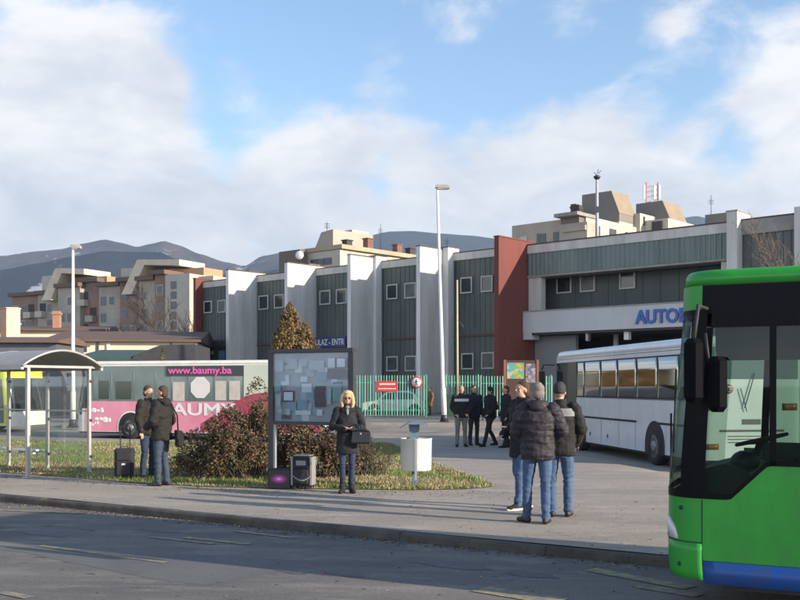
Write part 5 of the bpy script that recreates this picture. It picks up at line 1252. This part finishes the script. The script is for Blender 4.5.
# ------------------------------------------------------------------ litter bin
c = gp(412.5, 487.5, .15); th = thing('litter_bin', 'white round litter bin hanging on a blue grey post with a small roof', 'litter bin', (c.x+.03, c.y, .15))
blp = mat('blue_grey_post', (.10, .17, .23), .6, vs=6, col2=(.07, .12, .16))
k_ = c.y/F
mb = MB(); mb.box(-.045, .045, -.03, .03, -.03, 1.12); mb.build('post', blp, th)
zb0 = zat(469, c.y)-.15; zb1 = zat(437.5, c.y)-.15; rb = 15.5*k_
mb = MB(); n_ = 32; rs = []
for z, r in ((zb0, rb*.93), (zb0+.02, rb*.97), (zb1-.02, rb), (zb1, rb+.01), (zb1, rb-.02), (zb1-.1, rb-.03)): rs.append([(math.cos(2*math.pi*q/n_)*r+.03, -.10-rb+math.sin(2*math.pi*q/n_)*r+.12, z) for q in range(n_)])
mb.rings(rs, 0, True, True); mb.build('bucket', mat('bin_white', (.60, .60, .57), .5, vs=3, col2=(.50, .49, .45)), th)
mb = MB(); mb.box(-.0, .04, -.18-2*rb+.17, -.18-2*rb+.20, zb0-.15, zb1+.02); mb.build('strap', grey_steel, th)
zt = zat(423.5, c.y)-.15
mb = MB(); mb.prism_y([(-.22, zt-.05), (-.26, zt-.08), (-.12, zt-.02), (0, zt+.02), (.12, zt-.02), (.28, zt-.08), (.22, zt-.03), (.05, zt+.06), (-.05, zt+.06)], -.25, .12); mb.build('roof', blp, th)
mb = MB(); mb.rings([[(-.07, -.1, zb1-.05), (.07, -.1, zb1-.05), (.07, .04, zb1-.05), (-.07, .04, zb1-.05)], [(-.10, -.1, zt-.02), (.10, -.1, zt-.02), (.10, .04, zt-.02), (-.10, .04, zt-.02)]]); mb.build('bracket', blp, th)

# ------------------------------------------------------------------ luggage
blk = mat('black_luggage_fabric', (.016, .017, .022), .75, vs=20, col2=(.01, .01, .013), bump=.2, bs=200)
def suitcase(label, x, y, wd, ht, dp, hh, rz, m, trim=None):
    th = thing('suitcase', label, 'suitcase', (x, y, .15), rz)
    mb = MB(); mb.box(-wd/2, wd/2, -dp/2, dp/2, .05, ht, bev=.035); bd = mb.build('case', m, th)
    mb = MB(); mb.box(-wd/2+.05, wd/2-.05, -dp/2-.035, -dp/2+.0, .1, ht*.58, bev=.015); mb.box(-wd/2+.05, wd/2-.05, -dp/2-.025, -dp/2+.0, ht*.63, ht*.9, bev=.012); mb.build('pocket', m, bd)
    for sx in (-1, 1):
        mb = MB(); mb.lathe([(.01, -.015), (.035, -.015), (.035, .015), (.01, .015)], (sx*(wd/2-.05), dp/2-.04, .035), 'x', 14); mb.build('wheel', black_rub, th)
        mb = MB(); mb.box(sx*(wd/2-.06)-.02, sx*(wd/2-.06)+.02, -dp/2+.02, -dp/2+.06, 0, .05); mb.build('foot', black_rub, th)
    mb = MB(); mb.tube([(-wd*.25, dp*.3, ht-.02), (-wd*.25, dp*.3, hh-.02), (-wd*.22, dp*.3, hh), (wd*.22, dp*.3, hh), (wd*.25, dp*.3, hh-.02), (wd*.25, dp*.3, ht-.02)], .011, 6); mb.build('pull_handle', dark_steel if trim else black_rub, th)
    mb = MB(); mb.tube([(-.08, 0, ht), (-.06, 0, ht+.035), (.06, 0, ht+.035), (.08, 0, ht)], .010, 6); mb.build('grip', black_rub, bd)
    if trim:
        mb = MB(); mb.box(-wd/2-.006, -wd/2+.03, -dp/2-.006, dp/2+.006, .08, ht-.02); mb.box(wd/2-.03, wd/2+.006, -dp/2-.006, dp/2+.006, .08, ht-.02)
        for k in range(10):
            a = k/10; mb.box(-wd/2+a*wd, -wd/2+(a+.1)*wd, -dp/2-.04, -dp/2-.030, ht*.42-.10*math.sin(a*3.14), ht*.46-.10*math.sin(a*3.14))
        mb.box(-.09, .09, -dp/2-.03, -dp/2-.02, ht*.72, ht*.86); mb.box(-wd/2+.04, wd/2-.04, -dp/2, dp/2, ht-.005, ht+.012)
        mb.build('silver_trim', mat('silver_trim', (.22, .22, .22), .5), bd)
    else:
        mb = MB(); mb.box(-.035, .035, -dp/2-.04, -dp/2-.03, ht*.48, ht*.54); mb.build('badge', mat('badge_white', (.55, .55, .55), .5), bd)
    return th
suitcase('black upright suitcase with raised handle beside the two men', -5.44, 19.75, .37, .62, .25, 1.05, R(8), blk)
suitcase('black and silver trolley case with raised handle beside the patterned box', -1.74, 18.0, .38, .60, .24, .98, R(-12), blk, True)
th = thing('carrying_case', 'low black box with a glowing pink star print beside the notice board post', 'case', (gp(280.5, 488, .15).x, 18.05, .15), R(-2))
mb = MB(); mb.box(-.205, .205, -.1, .1, 0, .36, bev=.012); mb.build('case', blk, th)
m = bpy.data.materials.new('starburst_print'); m.use_nodes = True; t = m.node_tree; b = t.nodes['Principled BSDF']; b.inputs['Roughness'].default_value = .4
tcn = t.nodes.new('ShaderNodeTexCoord'); mp = t.nodes.new('ShaderNodeMapping'); mp.inputs['Scale'].default_value = (6.0, 6.0, 11.0); mp.inputs['Location'].default_value = (0, 0, -2.0); t.links.new(tcn.outputs['Object'], mp.inputs[0])
g_ = t.nodes.new('ShaderNodeTexGradient'); g_.gradient_type = 'SPHERICAL'; mp2 = t.nodes.new('ShaderNodeMapping'); mp2.inputs['Scale'].default_value = (1, 0, 1); t.links.new(mp.outputs[0], mp2.inputs[0]); t.links.new(mp2.outputs[0], g_.inputs[0])
r = t.nodes.new('ShaderNodeValToRGB'); t.links.new(g_.outputs[1], r.inputs[0]); r.color_ramp.elements[0].color = (.012, .008, .016, 1); r.color_ramp.elements[1].color = (.85, .45, .75, 1)
e = r.color_ramp.elements.new(.35); e.color = (.20, .02, .17, 1); e = r.color_ramp.elements.new(.7); e.color = (.55, .08, .42, 1); t.links.new(r.outputs[0], b.inputs['Base Color'])
mb = MB(); mb.box(-.19, .19, -.108, -.101, .02, .34); mb.build('star_print', m, th)
mb = MB(); mb.tube([(-.07, 0, .36), (-.05, 0, .39), (.05, 0, .39), (.07, 0, .36)], .009, 6); mb.build('grip', black_rub, th)

# ------------------------------------------------------------------ people
def remesh(mbx, vox, name, m, parent, label=None, sm=3, post=None):
    me = bpy.data.meshes.new(name); me.from_pydata([tuple(p) for p in mbx.v], [], mbx.f); me.update()
    bm = bmesh.new(); bm.from_mesh(me); bmesh.ops.recalc_face_normals(bm, faces=bm.faces); bm.to_mesh(me); bm.free()
    o = bpy.data.objects.new(name, me); COL.objects.link(o)
    r = o.modifiers.new('r', 'REMESH'); r.mode = 'VOXEL'; r.voxel_size = vox; r.use_smooth_shade = True
    s_ = o.modifiers.new('s', 'SMOOTH'); s_.iterations = sm; s_.factor = .5
    bpy.context.view_layer.update()
    m2 = bpy.data.meshes.new_from_object(o.evaluated_get(bpy.context.evaluated_depsgraph_get()))
    o.modifiers.clear(); o.data = m2; bpy.data.meshes.remove(me); m2.name = name
    if post:
        nrm = [v.normal.copy() for v in m2.vertices]
        for v, n_ in zip(m2.vertices, nrm): post(v, n_)
        m2.update()
    m2.materials.clear(); m2.materials.append(m)
    m2.polygons.foreach_set('use_smooth', [True]*len(m2.polygons))
    o.parent = parent
    if label: o['label'] = label
    return o
def V(*a): return Vector(a)
def loft(mbx, levels, n=20):
    mbx.rings([[(cx+rx*math.cos(2*math.pi*k/n), cy+ry*math.sin(2*math.pi*k/n), z) for k in range(n)] for (z, rx, ry, cx, cy) in levels])
def limb(mbx, pts, rad):
    # tapered rounded tube with filled joints
    mbx.tube(pts, rad, 12, 0, True)
    for p, r in list(zip(pts, rad))[1:-1]: mbx.ell(p, (r*1.0, r*1.0, r*1.0), 0, 12, 8)
def folds(amp, fz, sd, quilt=None):
    def post(v, n_):
        p = v.co; d = amp*noise.noise(Vector((p.x*7+sd, p.y*7, p.z*fz))) + amp*.5*noise.noise(Vector((p.x*18+sd, p.y*18, p.z*fz*1.8)))
        if quilt:
            # baffles run across the garment, pinched at the seams
            q = abs(math.sin(math.pi*(p.z+.012*noise.noise(p*6))/quilt)); d += .011*(q**.5)-.006
        v.co = p+n_*d
    return post
skin_m = mat('skin', (.42, .24, .17), .55, var=.08, vs=12)
def person(label, x, y, H, rz, jacket, trousers, shoes=None, hair=None, pose=None, style='jacket', hem=.80, puff=.0, quilt=None, hat=None, headturn=0.0, z=None, vox=.011, group=None, slim=1.0, hood=False, hairlen=0, leg=1.0, glasses=False, extras=None, headtilt=0.0):
    th = thing('person', label, 'person', (x, y, gz(x, y) if z is None else z), rz, group); s = H/1.80; th.scale = (s, s, s)
    J = dict(hL=V(.09, 0, .93), hR=V(-.09, 0, .93), kL=V(.11, -.015, .50), kR=V(-.11, -.015, .50), aL=V(.12, .02, .09), aR=V(-.12, .02, .09),
             sL=V(.185, 0, 1.45), sR=V(-.185, 0, 1.45), eL=V(.255, .03, 1.16), eR=V(-.255, .03, 1.16), wL=V(.25, -.07, .92), wR=V(-.25, -.07, .92), lean=V(0, 0, 0), fL=10, fR=-10)
    if pose: J.update(pose)
    ln = J['lean']
    for k in ('sL', 'sR'): J[k] = J[k]+ln
    sw = slim
    for k in ('sL', 'sR'): J[k].x *= sw
    hr = Matrix.Rotation(headturn, 3, 'Z') @ Matrix.Rotation(headtilt, 3, 'X'); hc = V(0, -.01, 1.50)+ln*1.05
    def hp(a, b, c): return hc+hr @ V(a, b, c-1.50)
    # body: one continuous surface
    B = MB()
    loft(B, [(.84, .12, .09, 0, 0), (.98, .14, .10, 0, 0), (1.12, .12+.0, .09, ln.x*.4, ln.y*.4), (1.30, .15*sw, .105, ln.x*.8, ln.y*.8), (1.42, .15*sw, .085, ln.x, ln.y), (1.49, .06, .06, ln.x, ln.y)])
    B.tube([V(0, .0, 1.42)+ln, hp(0, .0, 1.60)], [.060, .052], 12, 0, True)
    B.ell(hp(0, .005, 1.695), (.076, .096, .102), 0, 20, 14, hr); B.ell(hp(0, -.034, 1.63), (.056, .062, .068), 0, 16, 10, hr); B.ell(hp(0, -.064, 1.592), (.028, .026, .022), 0, 12, 8, hr)
    B.ell(hp(0, -.102, 1.655), (.013, .020, .024), 0, 10, 8, hr); B.ell(hp(0, -.086, 1.70), (.050, .016, .012), 0, 12, 8, hr); B.ell(hp(0, -.088, 1.618), (.022, .012, .008), 0, 10, 6, hr)
    for q in (-1, 1): B.ell(hp(q*.078, .008, 1.66), (.010, .020, .030), 0, 10, 8, hr); B.ell(hp(q*.04, -.07, 1.65), (.022, .02, .02), 0, 10, 8, hr)
    for q in 'LR':
        sx = 1 if q == 'L' else -1
        limb(B, [J['s'+q], J['e'+q], J['w'+q]], [.052, .040, .028]); limb(B, [J['h'+q], J['k'+q], J['a'+q]], [.075*leg, .048*leg, .036*leg])
        w0 = J['w'+q]; d = (w0-J['e'+q]).normalized(); hd = J.get('hd'+q, d); hd = (Vector(hd)).normalized()
        side = Vector((1, 0, 0)) if abs(hd.x) < .7 else Vector((0, -1, 0)); side = (side-hd*side.dot(hd)).normalized(); nrm = hd.cross(side)
        # palm
        pr = [[w0+hd*a+side*math.cos(2*math.pi*k/12)*rx+nrm*math.sin(2*math.pi*k/12)*.015 for k in range(12)] for a, rx in ((.0, .026), (.04, .040), (.085, .040), (.095, .03))]
        B.rings(pr)
        for fi, (off, fl) in enumerate(((-.030, .062), (-.010, .074), (.010, .070), (.030, .055))):
            b0 = w0+hd*.085+side*off; cur = nrm*(.35 if sx > 0 else -.35); f1 = b0+hd*fl*.45+cur*fl*.15; f2 = f1+(hd*.6+cur).normalized()*fl*.45
            B.tube([b0, f1, f2], [.0095, .0088, .0075], 7, 0, True)
        tb = w0+hd*.03+side*(-.036); B.tube([tb, tb-side*.022+hd*.028, tb-side*.026+hd*.055], [.012, .0105, .009], 7, 0, True)
    for v_ in range(len(B.v)):
        pass
    remesh(B, .0075 if vox < .012 else .010, 'body', skin_m, th, sm=2)
    if not hat or hairlen:
        for q in (-1, 1):
            mb = MB(); mb.ell(hp(q*.031, -.083, 1.667), (.011, .008, .007), 0, 10, 8, hr); mb.build('eye', mat('eye_dark', (.03, .02, .015), .3, var=0), th)
    mb = MB(); mb.ell(hp(0, -.098, 1.615), (.020, .006, .0045), 0, 10, 6, hr); mb.build('mouth', mat('lips', (.28, .09, .08), .5, var=0), th)
    # trousers
    T = MB(); loft(T, [(.80, .16, .115, 0, .0), (.90, .172, .125, 0, .005), (1.0, .162, .118, 0, 0), (1.06, .155, .11, 0, 0)])
    for q in 'LR':
        k_, a_ = J['k'+q], J['a'+q]; limb(T, [J['h'+q]-V(0, 0, .02), J['h'+q].lerp(k_, .5), k_, k_.lerp(a_, .5)+V(0, .012, 0), a_+V(0, 0, -.01)], [.095*leg, .088*leg, .066*leg, .062*leg, .058*leg])
    def tp(v, n_):
        p = v.co; kz = math.exp(-((p.z-.5)/.1)**2)+math.exp(-((p.z-.14)/.10)**2)*1.3+.4
        v.co = p+n_*(.012*kz*noise.noise(Vector((p.x*10, p.y*10, p.z*26)))+.004*noise.noise(p*9))
    remesh(T, vox, 'trousers', trousers, th, sm=2, post=tp)
    # shoes
    for q in 'LR':
        a_ = J['a'+q]; ang = R(J['f'+q]); fd = Matrix.Rotation(ang, 3, 'Z') @ V(0, -1, 0); sd_ = V(-fd.y, fd.x, 0); S = MB(); base = V(a_.x, a_.y, a_.z-.09)
        for (f0, rl, rw, rh, zz) in ((-.02, .055, .040, .052, .045), (.06, .08, .045, .045, .04), (.14, .06, .046, .034, .030), (.02, .04, .042, .06, .085)):
            rm_ = Matrix.Rotation(ang, 3, 'Z'); S.ell(base+fd*f0+V(0, 0, zz), (rw, rl, rh), 0, 14, 8, rm_)
        if leg < .9: S.tube([base+V(0, 0, .05), base+V(0, 0, .26)], [.05, .055], 12, 0, True)
        def sp(v, n_, zb_=base.z): v.co.z = max(v.co.z, zb_+.002)
        remesh(S, .009, 'shoe', shoes or blk, th, sm=1, post=sp)
    # jacket
    K = MB(); g = .02+puff
    loft(K, [(hem, .165+g*.9, .12+g*.9, 0, 0), (hem+.04, .17+g, .125+g, 0, 0), (1.0, .158+g, .115+g, ln.x*.2, ln.y*.2), (1.15, .16+g, .118+g, ln.x*.5, ln.y*.5), (1.32, .178*sw+g, .125+g, ln.x*.8, ln.y*.8), (1.42, .17*sw+g*.8, .105+g*.8, ln.x, ln.y), (1.475, .11*sw+g*.5, .082+g*.4, ln.x, ln.y), (1.51, .075+g*.3, .07+g*.3, ln.x, ln.y), (1.535, .07+g*.3, .068+g*.3, ln.x, ln.y-.003), (1.57, .068+g*.3, .070+g*.3, ln.x, ln.y-.004)], 24)
    for q in 'LR':
        s_, e_, w_ = J['s'+q], J['e'+q], J['w'+q]; limb(K, [s_, s_.lerp(e_, .5), e_, e_.lerp(w_, .55), w_-(w_-e_).normalized()*.015], [.068+g*.6, .060+g*.7, .052+g*.7, .046+g*.7, .040+g*.6])
    remesh(K, vox, 'jacket', jacket, th, sm=3 if not quilt else 2, post=folds(.016, 14, x*3, quilt))
    # hair or hat
    if hat:
        Hh = MB(); Hh.ell(hp(0, .008, 1.715), (.086, .106, .100), 0, 20, 14, hr); Hh.ell(hp(0, .01, 1.68), (.087, .105, .05), 0, 20, 10, hr)
        o_ = remesh(Hh, .010, 'hat', hat, th, sm=2, post=folds(.004, 30, 1)); 
    if hair:
        Hh = MB()
        if not hat: Hh.ell(hp(0, .020, 1.722), (.083, .095, .087), 0, 20, 14, hr)
        Hh.ell(hp(0, .045, 1.66), (.080, .064, .088), 0, 18, 12, hr); Hh.ell(hp(0, .03, 1.70), (.086, .07, .05), 0, 18, 10, hr)
        if hairlen:
            for q in (-1, 1):
                Hh.tube([hp(q*.055, -.02, 1.77), hp(q*.090, -.01, 1.69), hp(q*.098, -.015, 1.60), hp(q*.085, -.03, 1.52-hairlen*.2)], [.03, .036, .040, .026], 10, 0, True)
            Hh.tube([hp(0, .06, 1.72), hp(0, .085, 1.60), hp(0, .07, 1.50)], [.08, .075, .06], 14, 0, True); Hh.ell(hp(0, -.02, 1.765), (.075, .075, .045), 0, 16, 10, hr)
        remesh(Hh, .009, 'hair', hair, th, sm=1, post=folds(.008, 18, 4))
    if hood:
        Hd = MB(); Hd.ell(V(0, .10, 1.50)+ln, (.115, .065, .085)); 
        for k in range(9):
            a = math.pi*(k/8); Hd.ell(V(.105*math.cos(a), .02+.09*math.sin(a), 1.525)+ln, (.042, .042, .040), 0, 10, 8)
        remesh(Hd, .010, 'hood', jacket, th, sm=3, post=folds(.008, 16, 2))
    if glasses:
        for q in (-1, 1):
            mb = MB(); mb.ell(hp(q*.033, -.097, 1.668), (.028, .007, .020), 0, 14, 8, hr); mb.build('sunglasses', mat('sunglass_lens', (.03, .015, .01), .1, var=0), th)
    if extras: extras(th, J, hp, hr)
    return th
def cloth(n, c, r=.85, c2=None): return mat(n, c, r, vs=9, col2=c2 or tuple(a*.72 for a in c), bump=.25, bs=140)
jean = cloth('blue_denim', (.055, .105, .205), c2=(.034, .068, .14)); jean2 = cloth('dark_denim', (.018, .034, .07), c2=(.011, .02, .045)); jean3 = cloth('mid_denim', (.034, .052, .085))
blackj = cloth('black_fabric', (.008, .008, .0095)); navyj = cloth('navy_fabric', (.009, .010, .016)); olive = cloth('dark_olive_fabric', (.009, .0088, .0075)); brownj = cloth('dark_brown_fabric', (.014, .010, .009))
puffm = mat('plum_grey_nylon', (.027, .024, .031), .62, vs=4, col2=(.018, .016, .022), spec=.35, bump=.3, bs=60)
hb_ = cloth('brown_hair', (.06, .036, .022)); hg = cloth('grey_hair', (.20, .18, .16)); hk = cloth('black_hair', (.012, .011, .011)); hblond = cloth('blond_hair', (.55, .40, .20), c2=(.38, .25, .12))
brownshoe = cloth('dark_shoe_leather', (.02, .016, .014), .5)

# woman in front of the board
def woman_x(th, J, hp, hr):
    C = MB()
    for k in range(14):
        a = 2*math.pi*k/14; C.ell((.115*math.cos(a), -.015+.09*math.sin(a), 1.50-.02*math.cos(a*1)**2-.035*max(0, -math.sin(a))), (.045, .042, .045), 0, 10, 8)
    remesh(C, .010, 'fur_collar', blackj, th, sm=1, post=folds(.018, 40, 3))
    mb = MB(); mb.tube([(0, -.09, 1.50), (0, -.12, 1.44), (.0, -.14, 1.38)], [.045, .035, .01], 8, 0, True); mb.build('scarf', cloth('grey_scarf', (.20, .20, .22)), th)
wo = person('blond woman in sunglasses and dark coat standing in front of the notice board', -.91, 17.3, 1.77, R(4), navyj, jean2, blackj, hblond,
       dict(aL=V(.075, .02, .09), aR=V(-.085, .0, .09), kL=V(.08, -.02, .5), kR=V(-.085, -.03, .5), eL=V(.27, -.04, 1.17), wL=V(.055, -.23, 1.14), eR=V(-.26, -.03, 1.17), wR=V(-.045, -.24, 1.13), hdL=(-.5, -.3, .1), hdR=(.5, -.3, .1), fL=14, fR=-16),
       hem=.70, puff=.006, hairlen=.2, leg=.82, glasses=True, slim=.9, extras=woman_x, vox=.010)
s_ = 1.79/1.8
hbg = thing('handbag', "large black leather handbag hanging on the woman's arm", 'handbag', (-.91+.25, 17.3-.19, .37), R(-14)); hbg.scale = (.74, .8, .8)
leatherm = mat('black_leather', (.014, .015, .017), .38, vs=12, col2=(.01, .01, .012))
mb = MB(); mb.rings([[(-.21, -.07, .80), (.21, -.07, .80), (.21, .07, .80), (-.21, .07, .80)], [(-.22, -.08, .84), (.22, -.08, .84), (.22, .08, .84), (-.22, .08, .84)], [(-.20, -.045, 1.06), (.20, -.045, 1.06), (.20, .045, 1.06), (-.20, .045, 1.06)], [(-.18, -.02, 1.09), (.18, -.02, 1.09), (.18, .02, 1.09), (-.18, .02, 1.09)]]); mb.build('bag_body', leatherm, hbg)
for yy in (-.04, .04):
    mb = MB(); mb.tube([(-.12, yy, 1.06), (-.10, yy, 1.16), (-.03, yy, 1.23), (.04, yy, 1.23), (.10, yy, 1.16), (.12, yy, 1.06)], .012, 8); mb.build('strap', leatherm, hbg)
mb = MB(); mb.box(-.02, .02, -.075, -.06, 1.0, 1.04, bev=.005); mb.build('clasp', grey_steel, hbg)

# pair at the left
def hood_line(th, J, hp, hr):
    mb = MB(); mb.tube([(.0, .12, 1.50), (.06, .09, 1.52), (.09, 0, 1.52)], .02, 6)
person('man in dark olive hooded jacket, nearer of the two men by the black suitcase', -4.42, 18.55, 1.86, R(-108), olive, jean3, brownshoe, hb_,
       dict(eL=V(.26, -.02, 1.16), wL=V(.16, -.22, 1.05), eR=V(-.27, .04, 1.17), wR=V(-.24, -.12, .95), aL=V(.10, -.02, .09), aR=V(-.09, .05, .09)), hem=.82, puff=.03, hood=True, headturn=R(10), headtilt=R(-6))
person('man in dark brown jacket half hidden behind the olive jacket', -5.04, 20.0, 1.86, R(62), brownj, jean2, blackj, hb_,
       dict(eL=V(.26, -.02, 1.16), wL=V(.2, -.16, .98), eR=V(-.26, .0, 1.15), wR=V(-.25, -.06, .92)), hem=.84, puff=.02, headturn=R(-10), vox=.013)
# shoulder bag of the olive man
sb = thing('shoulder_bag', 'dark shoulder bag hanging at the hip of the man in the olive jacket', 'bag', (-4.40+.30, 18.55+.02, .15), R(-70))
mb = MB(); mb.box(-.16, .16, -.06, .06, .72, 1.02, bev=.03); mb.build('bag_body', olive, sb)
mb = MB(); mb.box(-.165, .165, -.07, .0, .86, 1.03, bev=.02); mb.build('flap', brownj, sb)
mb = MB(); mb.tube([(-.15, 0, 1.0), (-.12, -.02, 1.3), (-.05, -.16, 1.55)], .014, 6); mb.build('strap', blackj, sb)

# far group of four
def shoulderband(th, J, hp, hr):
    mb = MB(); mb.rings([[(.243*math.cos(2*math.pi*k/24), .178*math.sin(2*math.pi*k/24), z) for k in range(24)] for z in (1.33, 1.41)], 0, False, True); mb.build('white_yoke', mat('white_cloth', (.5, .5, .52), .8), th)
G4 = 'men standing near the station fence'
person('man in black jacket with white chest band and grey trousers facing the camera', 1.86, 30.4, 1.87, R(5), blackj, cloth('grey_trousers', (.17, .165, .15)), blackj, hg, dict(wL=V(.17, -.14, .98), wR=V(-.17, -.14, .98)), hem=.86, puff=.03, vox=.014, group=G4, extras=shoulderband)
person('man in plain dark clothes just right of the white banded jacket', 2.30, 31.2, 1.88, R(25), navyj, cloth('dark_trousers', (.025, .025, .032)), blackj, hb_, None, hem=.82, puff=.01, vox=.015, group=G4)
person('man all in black with dark cap striding left in the far group', 2.76, 30.6, 1.83, R(-62), blackj, cloth('black_trousers', (.012, .012, .014)), blackj, hk, dict(aL=V(.06, -.26, .09), kL=V(.09, -.16, .51), aR=V(-.08, .26, .11), kR=V(-.1, .04, .49), wL=V(.22, -.2, .98)), hem=.84, puff=.02, vox=.015, group=G4, hat=hk)
person('bareheaded man all in black at the right of the far group', 3.18, 30.0, 1.86, R(-75), navyj, cloth('black_trousers', (.012, .012, .014)), blackj, hb_, dict(aL=V(.08, -.08, .09), aR=V(-.08, .12, .09)), hem=.74, puff=.015, vox=.015, group=G4)
# tan coat beyond the gate
person('distant person in a tan coat beside the fence gate', at(430.5, 418, 59).x, 59.0, 1.65, R(-60), cloth('tan_coat', (.24, .13, .07)), cloth('tan_trousers', (.12, .08, .05)), blackj, hb_, None, hem=.6, puff=.02, vox=.02, z=.26)

# right foreground group
def back_yoke(th, J, hp, hr):
    mb = MB(); rs = []
    for z, rx, ry in ((1.35, .222, .172), (1.40, .220, .168), (1.455, .185, .140)):
        rs.append([(rx*math.cos(R(8+164*k/16)), ry*math.sin(R(8+164*k/16))+.012, z) for k in range(17)])
    i = len(mb.v)
    for r_ in rs: mb.v += r_
    for a in range(2):
        for k in range(16): mb.face((i+a*17+k, i+a*17+k+1, i+(a+1)*17+k+1, i+(a+1)*17+k), 0, True)
    mb.build('grey_yoke', cloth('light_grey_fabric', (.22, .23, .25)), th)
whs = mat('white_sole', (.5, .5, .48), .6)
def sneaker(th, J, hp, hr):
    for q in 'LR':
        a_ = J['a'+q]; ang = R(J['f'+q]); fd = Matrix.Rotation(ang, 3, 'Z') @ V(0, -1, 0); mb = MB(); rm_ = Matrix.Rotation(ang, 3, 'Z'); c_ = V(a_.x, a_.y, .0)+fd*.06
        rs = []
        for z in (0.0, .028): rs.append([tuple(c_+rm_ @ V(.050*math.cos(2*math.pi*k/20), .148*math.sin(2*math.pi*k/20)*(1), 0)+V(0, 0, z)) for k in range(20)])
        mb.rings(rs); mb.build('sole', whs, th)
G3 = 'men talking on the pavement by the green bus'
person('bareheaded man in long black coat, leftmost and farthest of the right trio', 1.84, 15.1, 1.93, R(-70), blackj, jean, blackj, hb_,
       dict(eL=V(.25, -.05, 1.17), wL=V(.13, -.24, 1.16), eR=V(-.26, .02, 1.16), wR=V(-.18, -.2, 1.04), aL=V(.13, -.12, .09), kL=V(.12, -.10, .5), aR=V(-.12, .14, .09), fL=12, fR=-18), hem=.72, puff=.025, headturn=R(10), extras=sneaker, group=G3, headtilt=R(-5), hood=True)
person('grey haired man in plum grey puffer jacket seen from behind', 1.86, 13.5, 1.90, R(172), puffm, jean, brownshoe, hg,
       dict(eL=V(.27, .0, 1.17), wL=V(.14, -.20, 1.06), eR=V(-.31, .01, 1.19), wR=V(-.17, -.2, 1.07), aL=V(.14, -.04, .09), kL=V(.13, -.02, .5), aR=V(-.10, .08, .09), kR=V(-.1, .02, .5), fL=38, fR=-12), hem=.82, puff=.032, quilt=.085, hood=True, headturn=R(8), group=G3, vox=.010)
person('man in grey knit hat and black jacket with light yoke, rightmost of the trio', 2.26, 14.15, 1.90, R(168), blackj, jean, brownshoe, None,
       dict(eL=V(.27, -.02, 1.17), wL=V(.2, -.16, .98), eR=V(-.28, -.0, 1.18), wR=V(-.2, -.17, .97), aL=V(.10, .02, .09), aR=V(-.11, -.02, .09)), hem=.82, puff=.03, hat=cloth('charcoal_knit', (.035, .033, .036)), extras=back_yoke, headturn=R(-12), group=G3)

# ------------------------------------------------------------------ air
mb = MB(); mb.box(-5000, 5000, -300, 8000, -1.3, 780)
hz_ = tag(mb.build('haze', None or mat('tmp_unused', (0, 0, 0))), 'pale bluish winter haze over the valley', 'haze', kind='stuff')
m = bpy.data.materials.new('haze_air'); m.use_nodes = True; t = m.node_tree; t.nodes.clear(); o_ = t.nodes.new('ShaderNodeOutputMaterial'); v = t.nodes.new('ShaderNodeVolumePrincipled')
v.inputs['Color'].default_value = (.58, .76, 1.0, 1); v.inputs['Density'].default_value = .00011; v.inputs['Anisotropy'].default_value = .2; t.links.new(v.outputs[0], o_.inputs['Volume'])
hz_.data.materials.clear(); hz_.data.materials.append(m)
